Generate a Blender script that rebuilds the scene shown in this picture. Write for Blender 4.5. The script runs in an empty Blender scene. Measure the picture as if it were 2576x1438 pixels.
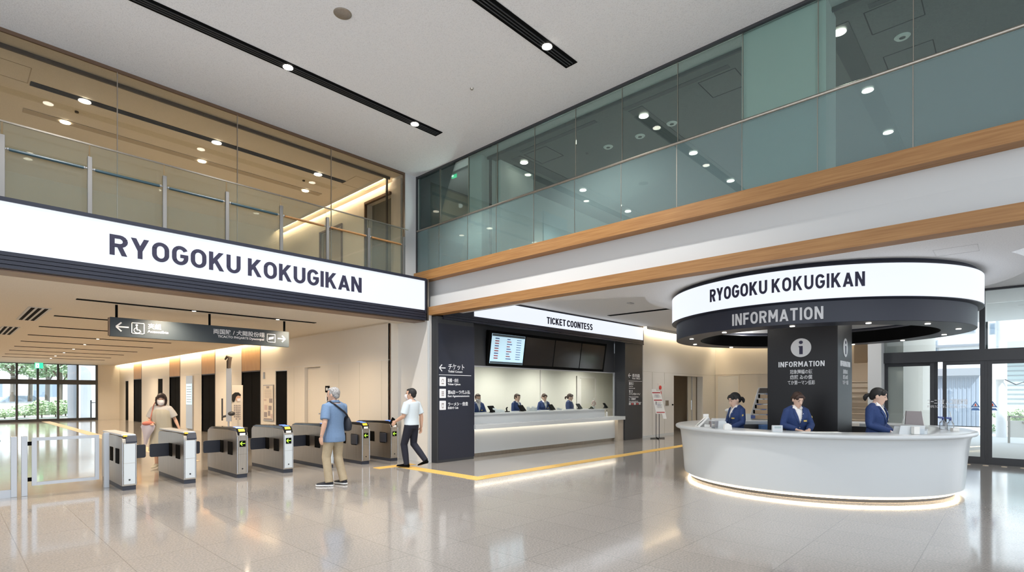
import bpy, bmesh, math, random
from mathutils import Vector, Matrix
random.seed(7)
S = bpy.context.scene
C = S.collection
PI = math.pi
# ------------------------------------------------------------------ camera numbers
FPX, CX0, HY, EYE = 1346.0, 1288.0, 988.0, 1.6
TH = math.radians(43.22)
CT, ST = math.cos(TH), math.sin(TH)
def xy_ratio(px):
    r = (px - CX0) / FPX
    return (CT + r * ST) / (ST - r * CT)          # X/Y along that line of sight
def X_on(px, Y): return xy_ratio(px) * Y
def Y_on(px, X): return X / xy_ratio(px)
def depth(X, Y): return X * CT + Y * ST
def Z_at(py, X, Y): return EYE + (HY - py) / FPX * depth(X, Y)
cam = bpy.data.cameras.new('camera'); co = bpy.data.objects.new('camera', cam); C.objects.link(co)
co.location = (0, 0, EYE); co.rotation_euler = (PI / 2, 0, TH - PI / 2)
cam.sensor_width = 36; cam.lens = FPX / 2576 * 36; cam.shift_y = (HY - 719) / 2576
cam.clip_end = 300; cam.clip_start = .05
S.camera = co
S.view_settings.view_transform = 'Standard'; S.view_settings.look = 'None'
S.view_settings.gamma = 1; S.view_settings.use_curve_mapping = False
S.view_settings.exposure = 0.0
S.cycles.max_bounces = 8; S.cycles.transparent_max_bounces = 24
S.cycles.diffuse_bounces = 5; S.cycles.glossy_bounces = 4
S.cycles.caustics_reflective = False; S.cycles.caustics_refractive = False
S.cycles.sample_clamp_indirect = 4
S.cycles.use_denoising = True
# ------------------------------------------------------------------ materials
MATS = {}
def mat(name, col, rough=.5, metal=0, emit=0, ecol=None, spec=.5, coat=0):
    m = bpy.data.materials.new(name); m.use_nodes = True
    b = m.node_tree.nodes['Principled BSDF']
    b.inputs['Base Color'].default_value = (*col, 1); b.inputs['Roughness'].default_value = rough
    b.inputs['Metallic'].default_value = metal; b.inputs['Specular IOR Level'].default_value = spec
    b.inputs['Coat Weight'].default_value = coat
    if emit:
        b.inputs['Emission Color'].default_value = (*(ecol or col), 1); b.inputs['Emission Strength'].default_value = emit
    MATS[name] = m
    return m
def nodes(m): return m.node_tree.nodes, m.node_tree.links, m.node_tree.nodes['Principled BSDF']
def coords(m, scale=(1, 1, 1)):
    n, l, b = nodes(m)
    g = n.new('ShaderNodeNewGeometry'); mp = n.new('ShaderNodeMapping'); mp.inputs['Scale'].default_value = scale
    l.new(g.outputs['Position'], mp.inputs['Vector']); return mp.outputs['Vector']
def noise_mix(m, c1, c2, scale, stretch=(1, 1, 1), detail=4, lo=.35, hi=.65):
    n, l, b = nodes(m)
    v = coords(m, stretch)
    t = n.new('ShaderNodeTexNoise'); t.inputs['Scale'].default_value = scale; t.inputs['Detail'].default_value = detail
    l.new(v, t.inputs['Vector'])
    r = n.new('ShaderNodeValToRGB'); r.color_ramp.elements[0].position = lo; r.color_ramp.elements[1].position = hi
    r.color_ramp.elements[0].color = (*c1, 1); r.color_ramp.elements[1].color = (*c2, 1)
    l.new(t.outputs['Fac'], r.inputs['Fac']); l.new(r.outputs['Color'], b.inputs['Base Color'])
    return r, t
def bump(m, t, strength, dist=.01):
    n, l, b = nodes(m)
    bp = n.new('ShaderNodeBump'); bp.inputs['Strength'].default_value = strength; bp.inputs['Distance'].default_value = dist
    l.new(t.outputs['Fac'], bp.inputs['Height']); l.new(bp.outputs['Normal'], b.inputs['Normal'])
mat('ceil_white', (.72, .71, .71), .9)
_r, _t = noise_mix(MATS['ceil_white'], (.78, .78, .79), (.87, .87, .88), 60, detail=2, lo=.3, hi=.5); bump(MATS['ceil_white'], _t, .4)
mat('ceil_tan', (.80, .73, .62), .85)
_r, _t = noise_mix(MATS['ceil_tan'], (.76, .69, .58), (.82, .75, .64), 60, detail=2); bump(MATS['ceil_tan'], _t, .25)
mat('white_paint', (.59, .60, .60), .6)
mat('white_gloss', (.63, .66, .67), .28, coat=.25)
mat('cream_wall', (.80, .74, .65), .5)
mat('pale_wall', (.78, .76, .72), .5)
mat('office_wall', (.82, .81, .74), .6)
mat('olive_wall', (.66, .63, .54), .8)
mat('charcoal', (.035, .037, .042), .45)
mat('navy_metal', (.014, .017, .032), .42)
mat('black', (.003, .003, .003), .9, spec=.1)
mat('black_matte', (.008, .0075, .009), .42, spec=.35)
mat('black_gloss', (.01, .01, .012), .12)
mat('dark_brown', (.05, .035, .025), .5)
mat('steel', (.50, .49, .47), .38, metal=1)
noise_mix(MATS['steel'], (.36, .325, .28), (.44, .40, .35), 30, (1, 1, .05), lo=.2, hi=.8)
mat('chrome', (.48, .48, .49), .22, metal=1)
mat('aluminium', (.52, .54, .57), .4, metal=.6)
mat('warm_bronze', (.20, .13, .09), .4, metal=.7)
mat('panel_pale', (.58, .63, .66), .4)
mat('flap_navy', (.022, .026, .040), .45)
mat('wood', (.55, .32, .15), .5)
def wood(name, c1, c2, stretch, coat=0):
    m = MATS.get(name) or mat(name, c1, .5)
    r, t = noise_mix(m, c1, c2, 3.0, stretch, detail=8, lo=.3, hi=.7)
    bump(m, t, .12, .004); m.node_tree.nodes['Principled BSDF'].inputs['Coat Weight'].default_value = coat
wood('wood', (.28, .125, .038), (.41, .215, .075), (9, .5, 14))
wood('wood_panel', (.44, .25, .10), (.58, .35, .16), (9, 14, .6))
mat('brick_tan', (.62, .52, .40), .8)
mat('led_white', (.10, .11, .12), .35, emit=1.0, ecol=(.84, .89, .97))
mat('led_letter', (.016, .015, .045), .6)
mat('letter_white', (.82, .83, .85), .5)
mat('letter_grey', (.62, .62, .63), .45)
mat('letter_red', (.45, .05, .05), .5)
mat('lamp', (1, .95, .85), .4, emit=12, ecol=(1, .93, .80))
mat('lamp_soft', (1, .95, .85), .4, emit=5, ecol=(1, .95, .88))
mat('cove_led', (1, .8, .55), .4, emit=70, ecol=(1, .80, .52))
mat('cove_led_up', (1, .8, .55), .4, emit=90, ecol=(1, .80, .54))
mat('desk_led', (1, .86, .62), .4, emit=11, ecol=(1, .80, .55))
mat('counter_led', (1, .86, .62), .4, emit=7, ecol=(1, .86, .68))
mat('pale_tile', (.62, .48, .33), .5)
mat('yellow_tile', (.72, .47, .13), .6)
mat('post_steel', (.26, .255, .25), .4, metal=.8)
mat('teal_reflection', (.03, .07, .09), .35)  # dark teal reflection put into the colour of the left handrails
mat('window_pale', (.62, .78, .84), .5)
mat('exit_green', (.02, .5, .22), .4, emit=2.2, ecol=(.02, .55, .25))
mat('exit_white', (.9, 1, .95), .4, emit=3.5, ecol=(.9, 1, .95))
mat('screen_lit', (.5, .72, .85), .3, emit=.62, ecol=(.50, .70, .82))
mat('screen_bar', (.08, .11, .13), .3)
mat('arrow_green', (.45, .9, .05), .4, emit=1.1, ecol=(.45, .95, .06))
mat('reader_blue', (.1, .25, .9), .3, emit=.9, ecol=(.12, .3, 1))
mat('yellow', (.9, .62, .05), .5)
mat('paper', (.85, .84, .80), .7)
mat('paper_cream', (.78, .70, .60), .7)
mat('red', (.7, .06, .05), .5)
mat('print_grey', (.32, .28, .28), .7)
mat('print_pink', (.62, .48, .44), .7)
mat('clear_plastic', (.9, .93, .95), .15)
mat('blue_plastic', (.08, .12, .32), .4)
mat('blue_box', (.10, .22, .50), .6)
mat('cardboard', (.60, .42, .26), .8)
mat('skin', (.62, .38, .27), .55)
mat('skin_light', (.74, .50, .38), .5)
mat('lip', (.55, .16, .14), .4)
mat('hair_black', (.010, .009, .009), .62)
mat('hair_brown', (.045, .022, .015), .62)
mat('hair_grey', (.26, .25, .25), .6)
noise_mix(MATS['hair_grey'], (.17, .165, .165), (.42, .41, .40), 60, (1, 1, .5))
mat('eye_dark', (.01, .008, .008), .2)
mat('navy_cloth', (.012, .035, .13), .75)
noise_mix(MATS['navy_cloth'], (.010, .030, .115), (.016, .045, .155), 120)
mat('shirt_white', (.82, .80, .78), .7)
mat('polo_blue', (.16, .27, .47), .8)
noise_mix(MATS['polo_blue'], (.135, .215, .35), (.15, .235, .375), 60)
mat('tee_pale', (.62, .70, .75), .8)

mat('khaki', (.40, .32, .21), .85)
noise_mix(MATS['khaki'], (.38, .305, .20), (.42, .34, .225), 14)
mat('trouser_navy', (.008, .010, .022), .8)
mat('cloth_beige', (.44, .41, .33), .85)
mat('cloth_grey', (.50, .48, .46), .85)
mat('mask_white', (.85, .80, .80), .7)
mat('glove', (.85, .85, .86), .7)
mat('bag_black', (.010, .011, .018), .6)
mat('bag_red', (.55, .17, .12), .7)
mat('bag_lilac', (.55, .50, .55), .7)
mat('sole_white', (.75, .76, .76), .5)
mat('gold', (.75, .55, .16), .35, metal=.6)
mat('leaf', (.10, .24, .07), .7)
noise_mix(MATS['leaf'], (.28, .42, .24), (.60, .70, .50), 3)
mat('hedge', (.14, .28, .07), .8)
noise_mix(MATS['hedge'], (.30, .44, .22), (.62, .70, .44), 5)
mat('bark', (.16, .13, .10), .9)
mat('pavement', (.62, .60, .56), .8)
mat('facade_white', (.80, .80, .80), .8)
mat('facade_beige', (.62, .60, .54), .8)
mat('shutter_grey', (.28, .32, .38), .6)
mat('shutter_rib', (.22, .26, .32), .6)
mat('shutter_green', (.42, .50, .50), .6)
mat('window_dark', (.22, .27, .33), .15)
mat('concrete', (.26, .27, .29), .8)
mat('stair_tan', (.50, .44, .36), .7)
mat('teal_wall', (.78, .80, .78), .7)
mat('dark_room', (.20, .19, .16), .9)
mat('ceil_unlit', (.16, .16, .165), .9)  # gallery ceiling darkened in its colour to stand in for an unlit room
noise_mix(MATS['ceil_unlit'], (.14, .14, .145), (.18, .18, .185), 50)
mat('slot_tan', (.50, .42, .31), .85)
def glass(name, tint, refl, fres=1.25, rough=0.0, milk=0, milkcol=(.6, .8, .78)):
    m = bpy.data.materials.new(name); m.use_nodes = True
    n, l = m.node_tree.nodes, m.node_tree.links
    n.remove(n['Principled BSDF']); out = n['Material Output']
    tr = n.new('ShaderNodeBsdfTransparent'); tr.inputs['Color'].default_value = (*tint, 1)
    gl = n.new('ShaderNodeBsdfGlossy'); gl.inputs['Roughness'].default_value = rough
    fr = n.new('ShaderNodeFresnel'); fr.inputs['IOR'].default_value = fres
    mu = n.new('ShaderNodeMath'); mu.operation = 'MULTIPLY_ADD'; mu.inputs[1].default_value = 1.0; mu.inputs[2].default_value = refl
    l.new(fr.outputs[0], mu.inputs[0])
    mx = n.new('ShaderNodeMixShader'); l.new(mu.outputs[0], mx.inputs[0]); l.new(tr.outputs[0], mx.inputs[1]); l.new(gl.outputs[0], mx.inputs[2])
    last = mx
    if milk:
        df = n.new('ShaderNodeBsdfDiffuse'); df.inputs['Color'].default_value = (*milkcol, 1)
        m2 = n.new('ShaderNodeMixShader'); m2.inputs[0].default_value = milk
        l.new(mx.outputs[0], m2.inputs[1]); l.new(df.outputs[0], m2.inputs[2]); last = m2
    l.new(last.outputs[0], out.inputs['Surface']); MATS[name] = m
    return m
glass('glass_clear', (.97, .98, .98), .02, 1.2)
glass('glass_window', (.93, .97, .98), .03, 1.25)
glass('glass_teal', (.80, .89, .86), .04, 1.25, milk=.04, milkcol=(.45, .58, .57))
glass('glass_guard_teal', (.70, .81, .80), .06, 1.3, milk=.20, milkcol=(.46, .62, .62))  # pale diffuse mix stands in for bright windows mirrored in the guard
glass('glass_tan', (.84, .83, .79), .04, 1.25)
glass('glass_guard_tan', (.90, .92, .90), .03, 1.25, milk=.05, milkcol=(.6, .7, .66))
glass('glass_ticket', (.95, .97, .96), .0, 1.12)
glass('glass_acrylic', (.92, .95, .97), .05, 1.3, milk=.12, milkcol=(.9, .92, .95))
def floor_mat():
    m = mat('floor_stone', (.55, .52, .48), .12, spec=.5)
    n, l, b = nodes(m)
    g = n.new('ShaderNodeNewGeometry')
    br = n.new('ShaderNodeTexBrick'); br.offset = 0; br.offset_frequency = 2
    br.inputs['Scale'].default_value = 1; br.inputs['Brick Width'].default_value = .66; br.inputs['Row Height'].default_value = .92
    br.inputs['Mortar Size'].default_value = .0045; br.inputs['Mortar Smooth'].default_value = .1
    br.inputs['Color1'].default_value = (.375, .355, .335, 1); br.inputs['Color2'].default_value = (.355, .335, .315, 1); br.inputs['Mortar'].default_value = (.27, .255, .24, 1)
    mp = n.new('ShaderNodeMapping'); mp.inputs['Location'].default_value = (.13, .25, 0)
    l.new(g.outputs['Position'], mp.inputs['Vector']); l.new(mp.outputs['Vector'], br.inputs['Vector'])
    t = n.new('ShaderNodeTexNoise'); t.inputs['Scale'].default_value = 55; t.inputs['Detail'].default_value = 5; l.new(g.outputs['Position'], t.inputs['Vector'])
    r = n.new('ShaderNodeValToRGB'); r.color_ramp.elements[0].position = .35; r.color_ramp.elements[1].position = .65
    r.color_ramp.elements[0].color = (.78, .78, .78, 1); r.color_ramp.elements[1].color = (1.12, 1.1, 1.08, 1)
    l.new(t.outputs['Fac'], r.inputs['Fac'])
    mx = n.new('ShaderNodeMix'); mx.data_type = 'RGBA'; mx.blend_type = 'MULTIPLY'; mx.inputs['Factor'].default_value = 1
    l.new(br.outputs['Color'], mx.inputs['A']); l.new(r.outputs['Color'], mx.inputs['B']); l.new(mx.outputs['Result'], b.inputs['Base Color'])
    t2 = n.new('ShaderNodeTexNoise'); t2.inputs['Scale'].default_value = 2.2; l.new(g.outputs['Position'], t2.inputs['Vector'])
    rr = n.new('ShaderNodeMapRange'); rr.inputs['To Min'].default_value = .07; rr.inputs['To Max'].default_value = .17
    l.new(t2.outputs['Fac'], rr.inputs['Value']); l.new(rr.outputs['Result'], b.inputs['Roughness'])
    b.inputs['Coat Weight'].default_value = .35; b.inputs['Coat Roughness'].default_value = .06
floor_mat()
mat('tread', (.50, .43, .35), .7)
mat('sign_navy', (.028, .040, .052), .5)
# ------------------------------------------------------------------ mesh builder
class MB:
    def __init__(s): s.v = []; s.f = []; s.m = []
    def add(s, vs, fs, mi=0):
        o = len(s.v); s.v += [Vector(v) for v in vs]; s.f += [tuple(i + o for i in f) for f in fs]; s.m += [mi] * len(fs); return s
    def box(s, x0, x1, y0, y1, z0, z1, mi=0):
        v = [(x, y, z) for x in (x0, x1) for y in (y0, y1) for z in (z0, z1)]
        return s.add(v, [(0, 1, 3, 2), (4, 6, 7, 5), (0, 4, 5, 1), (2, 3, 7, 6), (0, 2, 6, 4), (1, 5, 7, 3)], mi)
    def obox(s, c, u, v, w, a, b, d, mi=0):
        """box centred at c with half sizes a, b, d along the unit vectors u, v, w"""
        c = Vector(c); u = Vector(u); v = Vector(v); w = Vector(w)
        vs = [c + u * a * i + v * b * j + w * d * k for i in (-1, 1) for j in (-1, 1) for k in (-1, 1)]
        return s.add(vs, [(0, 1, 3, 2), (4, 6, 7, 5), (0, 4, 5, 1), (2, 3, 7, 6), (0, 2, 6, 4), (1, 5, 7, 3)], mi)
    def loft(s, rings, cap=True, mi=0):
        n = len(rings[0]); o = len(s.v)
        for r in rings: s.v += [Vector(p) for p in r]
        for k in range(len(rings) - 1):
            for i in range(n):
                j = (i + 1) % n
                s.f.append((o + k * n + i, o + k * n + j, o + (k + 1) * n + j, o + (k + 1) * n + i)); s.m.append(mi)
        if cap:
            s.f.append(tuple(o + i for i in range(n))[::-1]); s.m.append(mi)
            q = o + (len(rings) - 1) * n
            s.f.append(tuple(q + i for i in range(n))); s.m.append(mi)
        return s
    def tube(s, pts, rad, n=12, cap=True, mi=0):
        pts = [Vector(p) for p in pts]
        if not hasattr(rad, '__len__'): rad = [rad] * len(pts)
        rings = []; up = None
        for i, p in enumerate(pts):
            t = (pts[min(i + 1, len(pts) - 1)] - pts[max(i - 1, 0)]).normalized()
            if up is None:
                up = Vector((0, 0, 1)) if abs(t.z) < .9 else Vector((1, 0, 0))
            u = (up - t * up.dot(t)).normalized(); w = t.cross(u); up = u
            rings.append([p + (u * math.cos(a) + w * math.sin(a)) * rad[i] for a in [2 * PI * k / n for k in range(n)]])
        return s.loft(rings, cap, mi)
    def cyl(s, c, r, h, n=24, axis=(0, 0, 1), mi=0):
        c = Vector(c); return s.tube([c, c + Vector(axis) * h], r, n, True, mi)
    def ell(s, c, rx, ry, rz, M=None, n=16, k=10, mi=0):
        c = Vector(c); rings = []
        for j in range(k + 1):
            a = -PI / 2 + PI * j / k; ca = max(math.cos(a), .02)
            ring = []
            for i in range(n):
                b = 2 * PI * i / n; p = Vector((rx * ca * math.cos(b), ry * ca * math.sin(b), rz * math.sin(a)))
                if M: p = M @ p
                ring.append(c + p)
            rings.append(ring)
        return s.loft(rings, True, mi)
    def prism(s, poly, O, u, v, w, t0, t1, mi=0):
        """2D polygon (list of (a,b)) in the plane O,u,v pushed along w from t0 to t1"""
        O = Vector(O); u = Vector(u); v = Vector(v); w = Vector(w)
        A = [O + u * a + v * b + w * t0 for a, b in poly]; B = [O + u * a + v * b + w * t1 for a, b in poly]
        return s.loft([A, B], True, mi)
    def revolve(s, prof, cx, cy, n=96, a0=0, a1=2 * PI, closed=False, mi=0):
        """profile (r,z) list turned around a vertical axis"""
        full = abs(a1 - a0 - 2 * PI) < 1e-6; steps = n if full else n + 1; o = len(s.v); m = len(prof)
        for i in range(steps):
            a = a0 + (a1 - a0) * i / n
            for r, z in prof: s.v.append(Vector((cx + r * math.cos(a), cy + r * math.sin(a), z)))
        for i in range(n):
            j = (i + 1) % steps
            for k in range(m if closed else m - 1):
                l = (k + 1) % m
                s.f.append((o + i * m + k, o + j * m + k, o + j * m + l, o + i * m + l)); s.m.append(mi)
        if closed and not full:
            s.f.append(tuple(o + k for k in range(m))); s.m.append(mi)
            s.f.append(tuple(o + n * m + k for k in range(m))[::-1]); s.m.append(mi)
        return s
    def build(s, name, m, parent=None, smooth=False, bevel=0, local=False, origin=None):
        me = bpy.data.meshes.new(name)
        if parent is not None and not local:
            Mi = parent_matrix(parent).inverted(); vs = [Mi @ v for v in s.v]; loc = None
        elif parent is None:
            if origin is None:
                xs = [v.x for v in s.v]; ys = [v.y for v in s.v]; zs = [v.z for v in s.v]
                origin = ((min(xs) + max(xs)) / 2, (min(ys) + max(ys)) / 2, min(zs))
            loc = Vector(origin); vs = [v - loc for v in s.v]
        else: vs = s.v; loc = None
        me.from_pydata([tuple(v) for v in vs], [], s.f)
        ms = m if isinstance(m, (list, tuple)) else [m]
        for x in ms: me.materials.append(MATS[x])
        for p, mi in zip(me.polygons, s.m): p.material_index = mi; p.use_smooth = smooth
        bm = bmesh.new(); bm.from_mesh(me); bmesh.ops.recalc_face_normals(bm, faces=bm.faces); bm.to_mesh(me); bm.free()
        if smooth:
            try: me.set_sharp_from_angle(angle=math.radians(40))
            except Exception: pass
        o = bpy.data.objects.new(name, me); C.objects.link(o)
        if parent is not None: o.parent = parent
        if loc is not None: o.location = loc
        if bevel:
            b = o.modifiers.new('bevel', 'BEVEL'); b.width = bevel; b.segments = 2; b.limit_method = 'ANGLE'
        return o
def parent_matrix(p):
    M = Matrix.LocRotScale(p.location, p.rotation_euler, p.scale)
    return parent_matrix(p.parent) @ M if p.parent else M
def tag(o, label, cat, group=None):
    o['label'] = label; o['category'] = cat
    if group: o['group'] = group
    return o
def thing(name, label, cat, loc=(0, 0, 0), rz=0, group=None):
    o = bpy.data.objects.new(name, None); C.objects.link(o); o.empty_display_size = .1
    o.location = loc; o.rotation_euler = (0, 0, rz); return tag(o, label, cat, group)
def struct(name, mb, m, **k):
    o = mb.build(name, m, **k)
    if o.parent is None: o['kind'] = 'structure'
    return o
def bx(*a): return MB().box(*a)
def dup(root, loc, rz, label, group=None):
    r = root.copy(); C.objects.link(r); r.location = loc; r.rotation_euler = (0, 0, rz); r['label'] = label
    if group: r['group'] = group
    for ch in list(root.children):
        c = ch.copy(); C.objects.link(c); c.parent = r
        for g in ch.children:
            d = g.copy(); C.objects.link(d); d.parent = c
    return r
# ------------------------------------------------------------------ lettering
def arc(cx, cy, rx, ry, a0, a1, n=10):
    return [(cx + rx * math.cos(math.radians(a0 + (a1 - a0) * i / n)), cy + ry * math.sin(math.radians(a0 + (a1 - a0) * i / n))) for i in range(n + 1)]
T = .088                                            # half stroke
def OO(w): return [arc(w / 2, .62, w / 2 - T, .38 - T, 0, 180, 12) + arc(w / 2, .38, w / 2 - T, .38 - T, 180, 360, 12) + [(w - T, .62)]]
GLY = {
 'I': (.17, [[(T, 0), (T, 1)]]),
 'R': (.64, [[(T, 0), (T, 1)], [(T, 1 - T), (.34, 1 - T)] + arc(.34, .70, .215, .215, 90, -90, 8) + [(T, .485)], [(.34, .47), (.56, -.1)]]),
 'Y': (.66, [[(.33, 0), (.33, .45)], [(.33, .40), (.06, 1.08)], [(.33, .40), (.60, 1.08)]]),
 'O': (.66, OO(.66)),
 'G': (.64, [arc(.325, .62, .24, .38 - T, 25, 180, 10) + arc(.325, .38, .24, .38 - T, 180, 360, 12) + [(.565, .47)], [(.33, .47), (.65, .47)]]),
 'K': (.66, [[(T, 0), (T, 1)], [(.10, .36), (.60, 1.10)], [(.27, .56), (.62, -.12)]]),
 'U': (.64, [[(T, 1), (T, .35)] + arc(.32, .35, .32 - T, .35 - T, 180, 360, 12) + [(.64 - T, 1)]]),
 'A': (.70, [[(.05, -.1), (.35, .95)], [(.65, -.1), (.35, .95)], [(.14, .27), (.56, .27)]]),
 'N': (.66, [[(T, 0), (T, 1)], [(.66 - T, 0), (.66 - T, 1)], [(T - .03, 1.08), (.66 - T + .03, -.08)]]),
 'F': (.54, [[(T, 0), (T, 1)], [(0, 1 - T), (.54, 1 - T)], [(0, .50), (.48, .50)]]),
 'M': (.78, [[(T, 0), (T, 1)], [(.78 - T, 0), (.78 - T, 1)], [(T - .02, 1.05), (.40, .30)], [(.78 - T + .02, 1.05), (.38, .30)]]),
 'T': (.60, [[(.30, 0), (.30, 1)], [(0, 1 - T), (.60, 1 - T)]]),
 'C': (.62, [arc(.325, .62, .24, .38 - T, 20, 180, 10) + arc(.325, .38, .24, .38 - T, 180, 340, 10)]),
 'E': (.56, [[(T, 0), (T, 1)], [(0, 1 - T), (.55, 1 - T)], [(0, .50), (.49, .50)], [(0, T), (.55, T)]]),
 'S': (.60, [arc(.30, .72, .21, .20, 25, 180, 8) + arc(.30, .72, .21, .20, 180, 235, 3) + arc(.30, .28, .22, .20, 50, 0, 3) + arc(.30, .285, .22, .20, 0, -155, 9)]),
}
def clip(poly, lo=0.0, hi=1.0):
    for s, lim in ((1, lo), (-1, -hi)):
        out = []
        for i, p in enumerate(poly):
            q = poly[(i + 1) % len(poly)]; a = s * p[1] - lim; b = s * q[1] - lim
            if a >= 0: out.append(p)
            if (a >= 0) != (b >= 0):
                t = a / (a - b); out.append((p[0] + (q[0] - p[0]) * t, p[1] + (q[1] - p[1]) * t))
        poly = out
        if len(poly) < 3: return []
    return poly
def glyph_polys(ch):
    w, strokes = GLY[ch]; out = []
    for st in strokes:
        n = len(st); L = []; R_ = []
        for i, p in enumerate(st):
            a = Vector(st[max(i - 1, 0)]); b = Vector(st[min(i + 1, n - 1)])
            d0 = (Vector(p) - a); d1 = (b - Vector(p))
            if d0.length < 1e-6: d0 = d1
            if d1.length < 1e-6: d1 = d0
            d0.normalize(); d1.normalize(); t = (d0 + d1).normalized(); nn = Vector((-t.y, t.x)); k = T / max(nn.dot(Vector((-d0.y, d0.x))), .5)
            L.append((p[0] + nn.x * k, p[1] + nn.y * k)); R_.append((p[0] - nn.x * k, p[1] - nn.y * k))
        for i in range(n - 1):
            q = clip([L[i], L[i + 1], R_[i + 1], R_[i]])
            if q: out.append(q)
    return w, out
class Words:
    def __init__(s): s.parts = []
    def build(s, name, m, parent):
        for p in s.parts: o = p.build(name, m, parent)
        return o
def lettering(text, fmap, height_units=1, gap=.12, space=.36, sub=1):
    """fmap(a, b) with a in 0..1 along the line and b in 0..1 of cap height -> (front point, back point)"""
    x = 0; items = []
    for ch in text:
        if ch == ' ': x += space - gap; continue
        w, ps = glyph_polys(ch); items.append((x, ps)); x += w + gap
    total = x - gap; mb = Words(); kk = 0; last = None
    for x0, ps in items:
        if last is None or x0 - last > .92: mb.parts.append(MB())
        last = x0
        for q in ps:
            F = [fmap((x0 + a) / total, b) for a, b in q]; kk += 1; e_ = 1 + .05 * (kk % 7)
            mb.parts[-1].loft([[f[1] for f in F], [Vector(f[1]) + (Vector(f[0]) - Vector(f[1])) * e_ for f in F]], True)
    return mb
def flat_map(O, u, length, height, n, t=.012):
    O = Vector(O); u = Vector(u); n = Vector(n); v = Vector((0, 0, 1))
    return lambda a, b: (O + u * a * length + v * b * height + n * t, O + u * a * length + v * b * height)
def textobj(name, body, O, u, n, height, m, parent, width=None, bold=0.0, align='LEFT', t=.004, local=False, v=None):
    """small lettering in the built-in font, turned into a mesh; height is the cap height"""
    c = bpy.data.curves.new('t', 'FONT'); c.body = body; c.size = height / .73; c.align_x = align; c.extrude = t / 2; c.offset = bold; c.resolution_u = 2
    o = bpy.data.objects.new('t', c); C.objects.link(o)
    dg = bpy.context.evaluated_depsgraph_get(); me = bpy.data.meshes.new_from_object(o.evaluated_get(dg))
    bpy.data.objects.remove(o)
    xs = [q.co.x for q in me.vertices] or [0]; w = max(xs) - min(xs) or 1
    sx = (width / w) if width else 1
    u = Vector(u); n = Vector(n); v = Vector(v) if v else Vector((0, 0, 1)); O = Vector(O)
    mb = MB(); mb.v = [O + u * q.co.x * sx + v * q.co.y + n * (q.co.z + t / 2 + .001) for q in me.vertices]
    mb.f = [tuple(p.vertices) for p in me.polygons]; mb.m = [0] * len(mb.f)
    bpy.data.meshes.remove(me); bpy.data.curves.remove(c)
    return mb.build(name, m, parent, local=local)
UX, UY, UZ = (1, 0, 0), (0, 1, 0), (0, 0, 1)
NX, NY = (-1, 0, 0), (0, -1, 0)
ZC = 6.74            # atrium ceiling
ZL = 3.27            # hall ceiling
ZS = 3.50            # soffit over the information desk
ZH = 3.95            # ceiling over the ticket hall
# ------------------------------------------------------------------ ground, floors and ceilings
struct('floor', bx(-9, 16.2, -9, 40.1, -.2, 0).box(16.2, 23.6, 2.42, 13, -.2, 0), 'floor_stone')
struct('floor_upper_gate_side', bx(-9, 7.62, 10.32, 17.2, ZL + .02, 4.2), 'ceil_tan')
struct('floor_upper_desk_side', bx(7.87, 23.6, -9, 9.9, ZH + .02, 4.36).box(7.87, 23.6, 9.9, 13, ZH + .02, 4.36), 'white_paint')
struct('ceiling', bx(-9, 23.6, -9, 10.45, ZC, ZC + .25), 'ceil_white')
struct('ceiling_upper_gate_side', bx(-9, 7.9, 10.45, 17.2, ZC, ZC + .25), 'ceil_tan')
struct('ceiling_gate_hall', bx(-9, 7.20, 10.30, 40.1, ZL, ZL + .02).box(7.18, 7.62, 10.30, 40.1, ZL + .16, ZL + .18).box(7.18, 7.20, 10.3, 40.1, ZL, ZL + .16), 'ceil_tan')
# soffit strip beside the wood beam with the round island over the desk
CX, CY = 10.98, 2.77
isl = MB()
pts = [(7.87, -9), (9.63, -9), (9.63, -.15)]
pts += [(CX + 2.95 * math.cos(math.radians(a)), CY + 2.95 * math.sin(math.radians(a))) for a in range(-112, 121, 4)]
pts += [(9.15, 5.9), (8.75, 6.7), (8.5, 7.6), (8.5, 9.8), (7.87, 9.8)]
isl.prism(pts, (0, 0, 0), UX, UY, UZ, ZS, ZH)
struct('ceiling_desk_soffit', isl, 'ceil_white')
struct('ceiling_ticket_hall', bx(7.87, 23.6, -9, 13, ZH, ZH + .02), 'ceil_white')
# ------------------------------------------------------------------ gate hall walls (elevator side) and far window wall
WX = 7.42
def yw(px): return Y_on(px, WX)
def hall_wall():
    ops = []   # (y0, y1, top) openings in the elevator wall, far to near
    for a, b, py in [(315, 323, 963), (337, 356, 961), (397, 409, 958), (427, 453, 953), (508, 541, 948), (609, 655, 940), (693, 722, 935)]:
        y0, y1 = yw(b), yw(a); ops.append((y0, y1, 2.32 if b - a < 40 and (a in (315, 397, 693)) else 2.36))
    return ops
ops = hall_wall()
mb = MB(); ycur = 40.1
for y0, y1, zt in sorted(ops, key=lambda o: -o[1]):
    mb.box(WX, WX + .3, y1, ycur, 0, ZL + .12); mb.box(WX, WX + .3, y0, y1, zt, ZL + .12); ycur = y0
ydoor1, ydoor0 = yw(766), yw(806)
mb.box(WX, WX + .3, ydoor1, ycur, 0, ZL + .12); mb.box(WX, WX + .3, ydoor0, ydoor1, 2.36, ZL + .12); mb.box(WX + .16, WX + .3, ydoor0, ydoor1, 0, 2.36)
mb.box(WX, WX + .3, 11.0, ydoor0, 0, ZL + .12)
struct('wall_elevators', mb, 'cream_wall')
struct('trim_1', bx(WX - .004, WX, 11.0, 40, 2.40, 2.412), 'pale_wall')
seams = MB()
for px in (740, 853, 905, 960, 975): seams.box(WX - .003, WX, yw(px), yw(px) + .012, 0, 2.4)
struct('trim_2', seams, 'olive_wall')
struct('wall_hall_corner', bx(7.635, 7.72, 9.80, 11.02, 0, ZL + .12).box(WX, 7.72, 11.02, 11.10, 0, ZL + .12), 'pale_wall')
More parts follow.
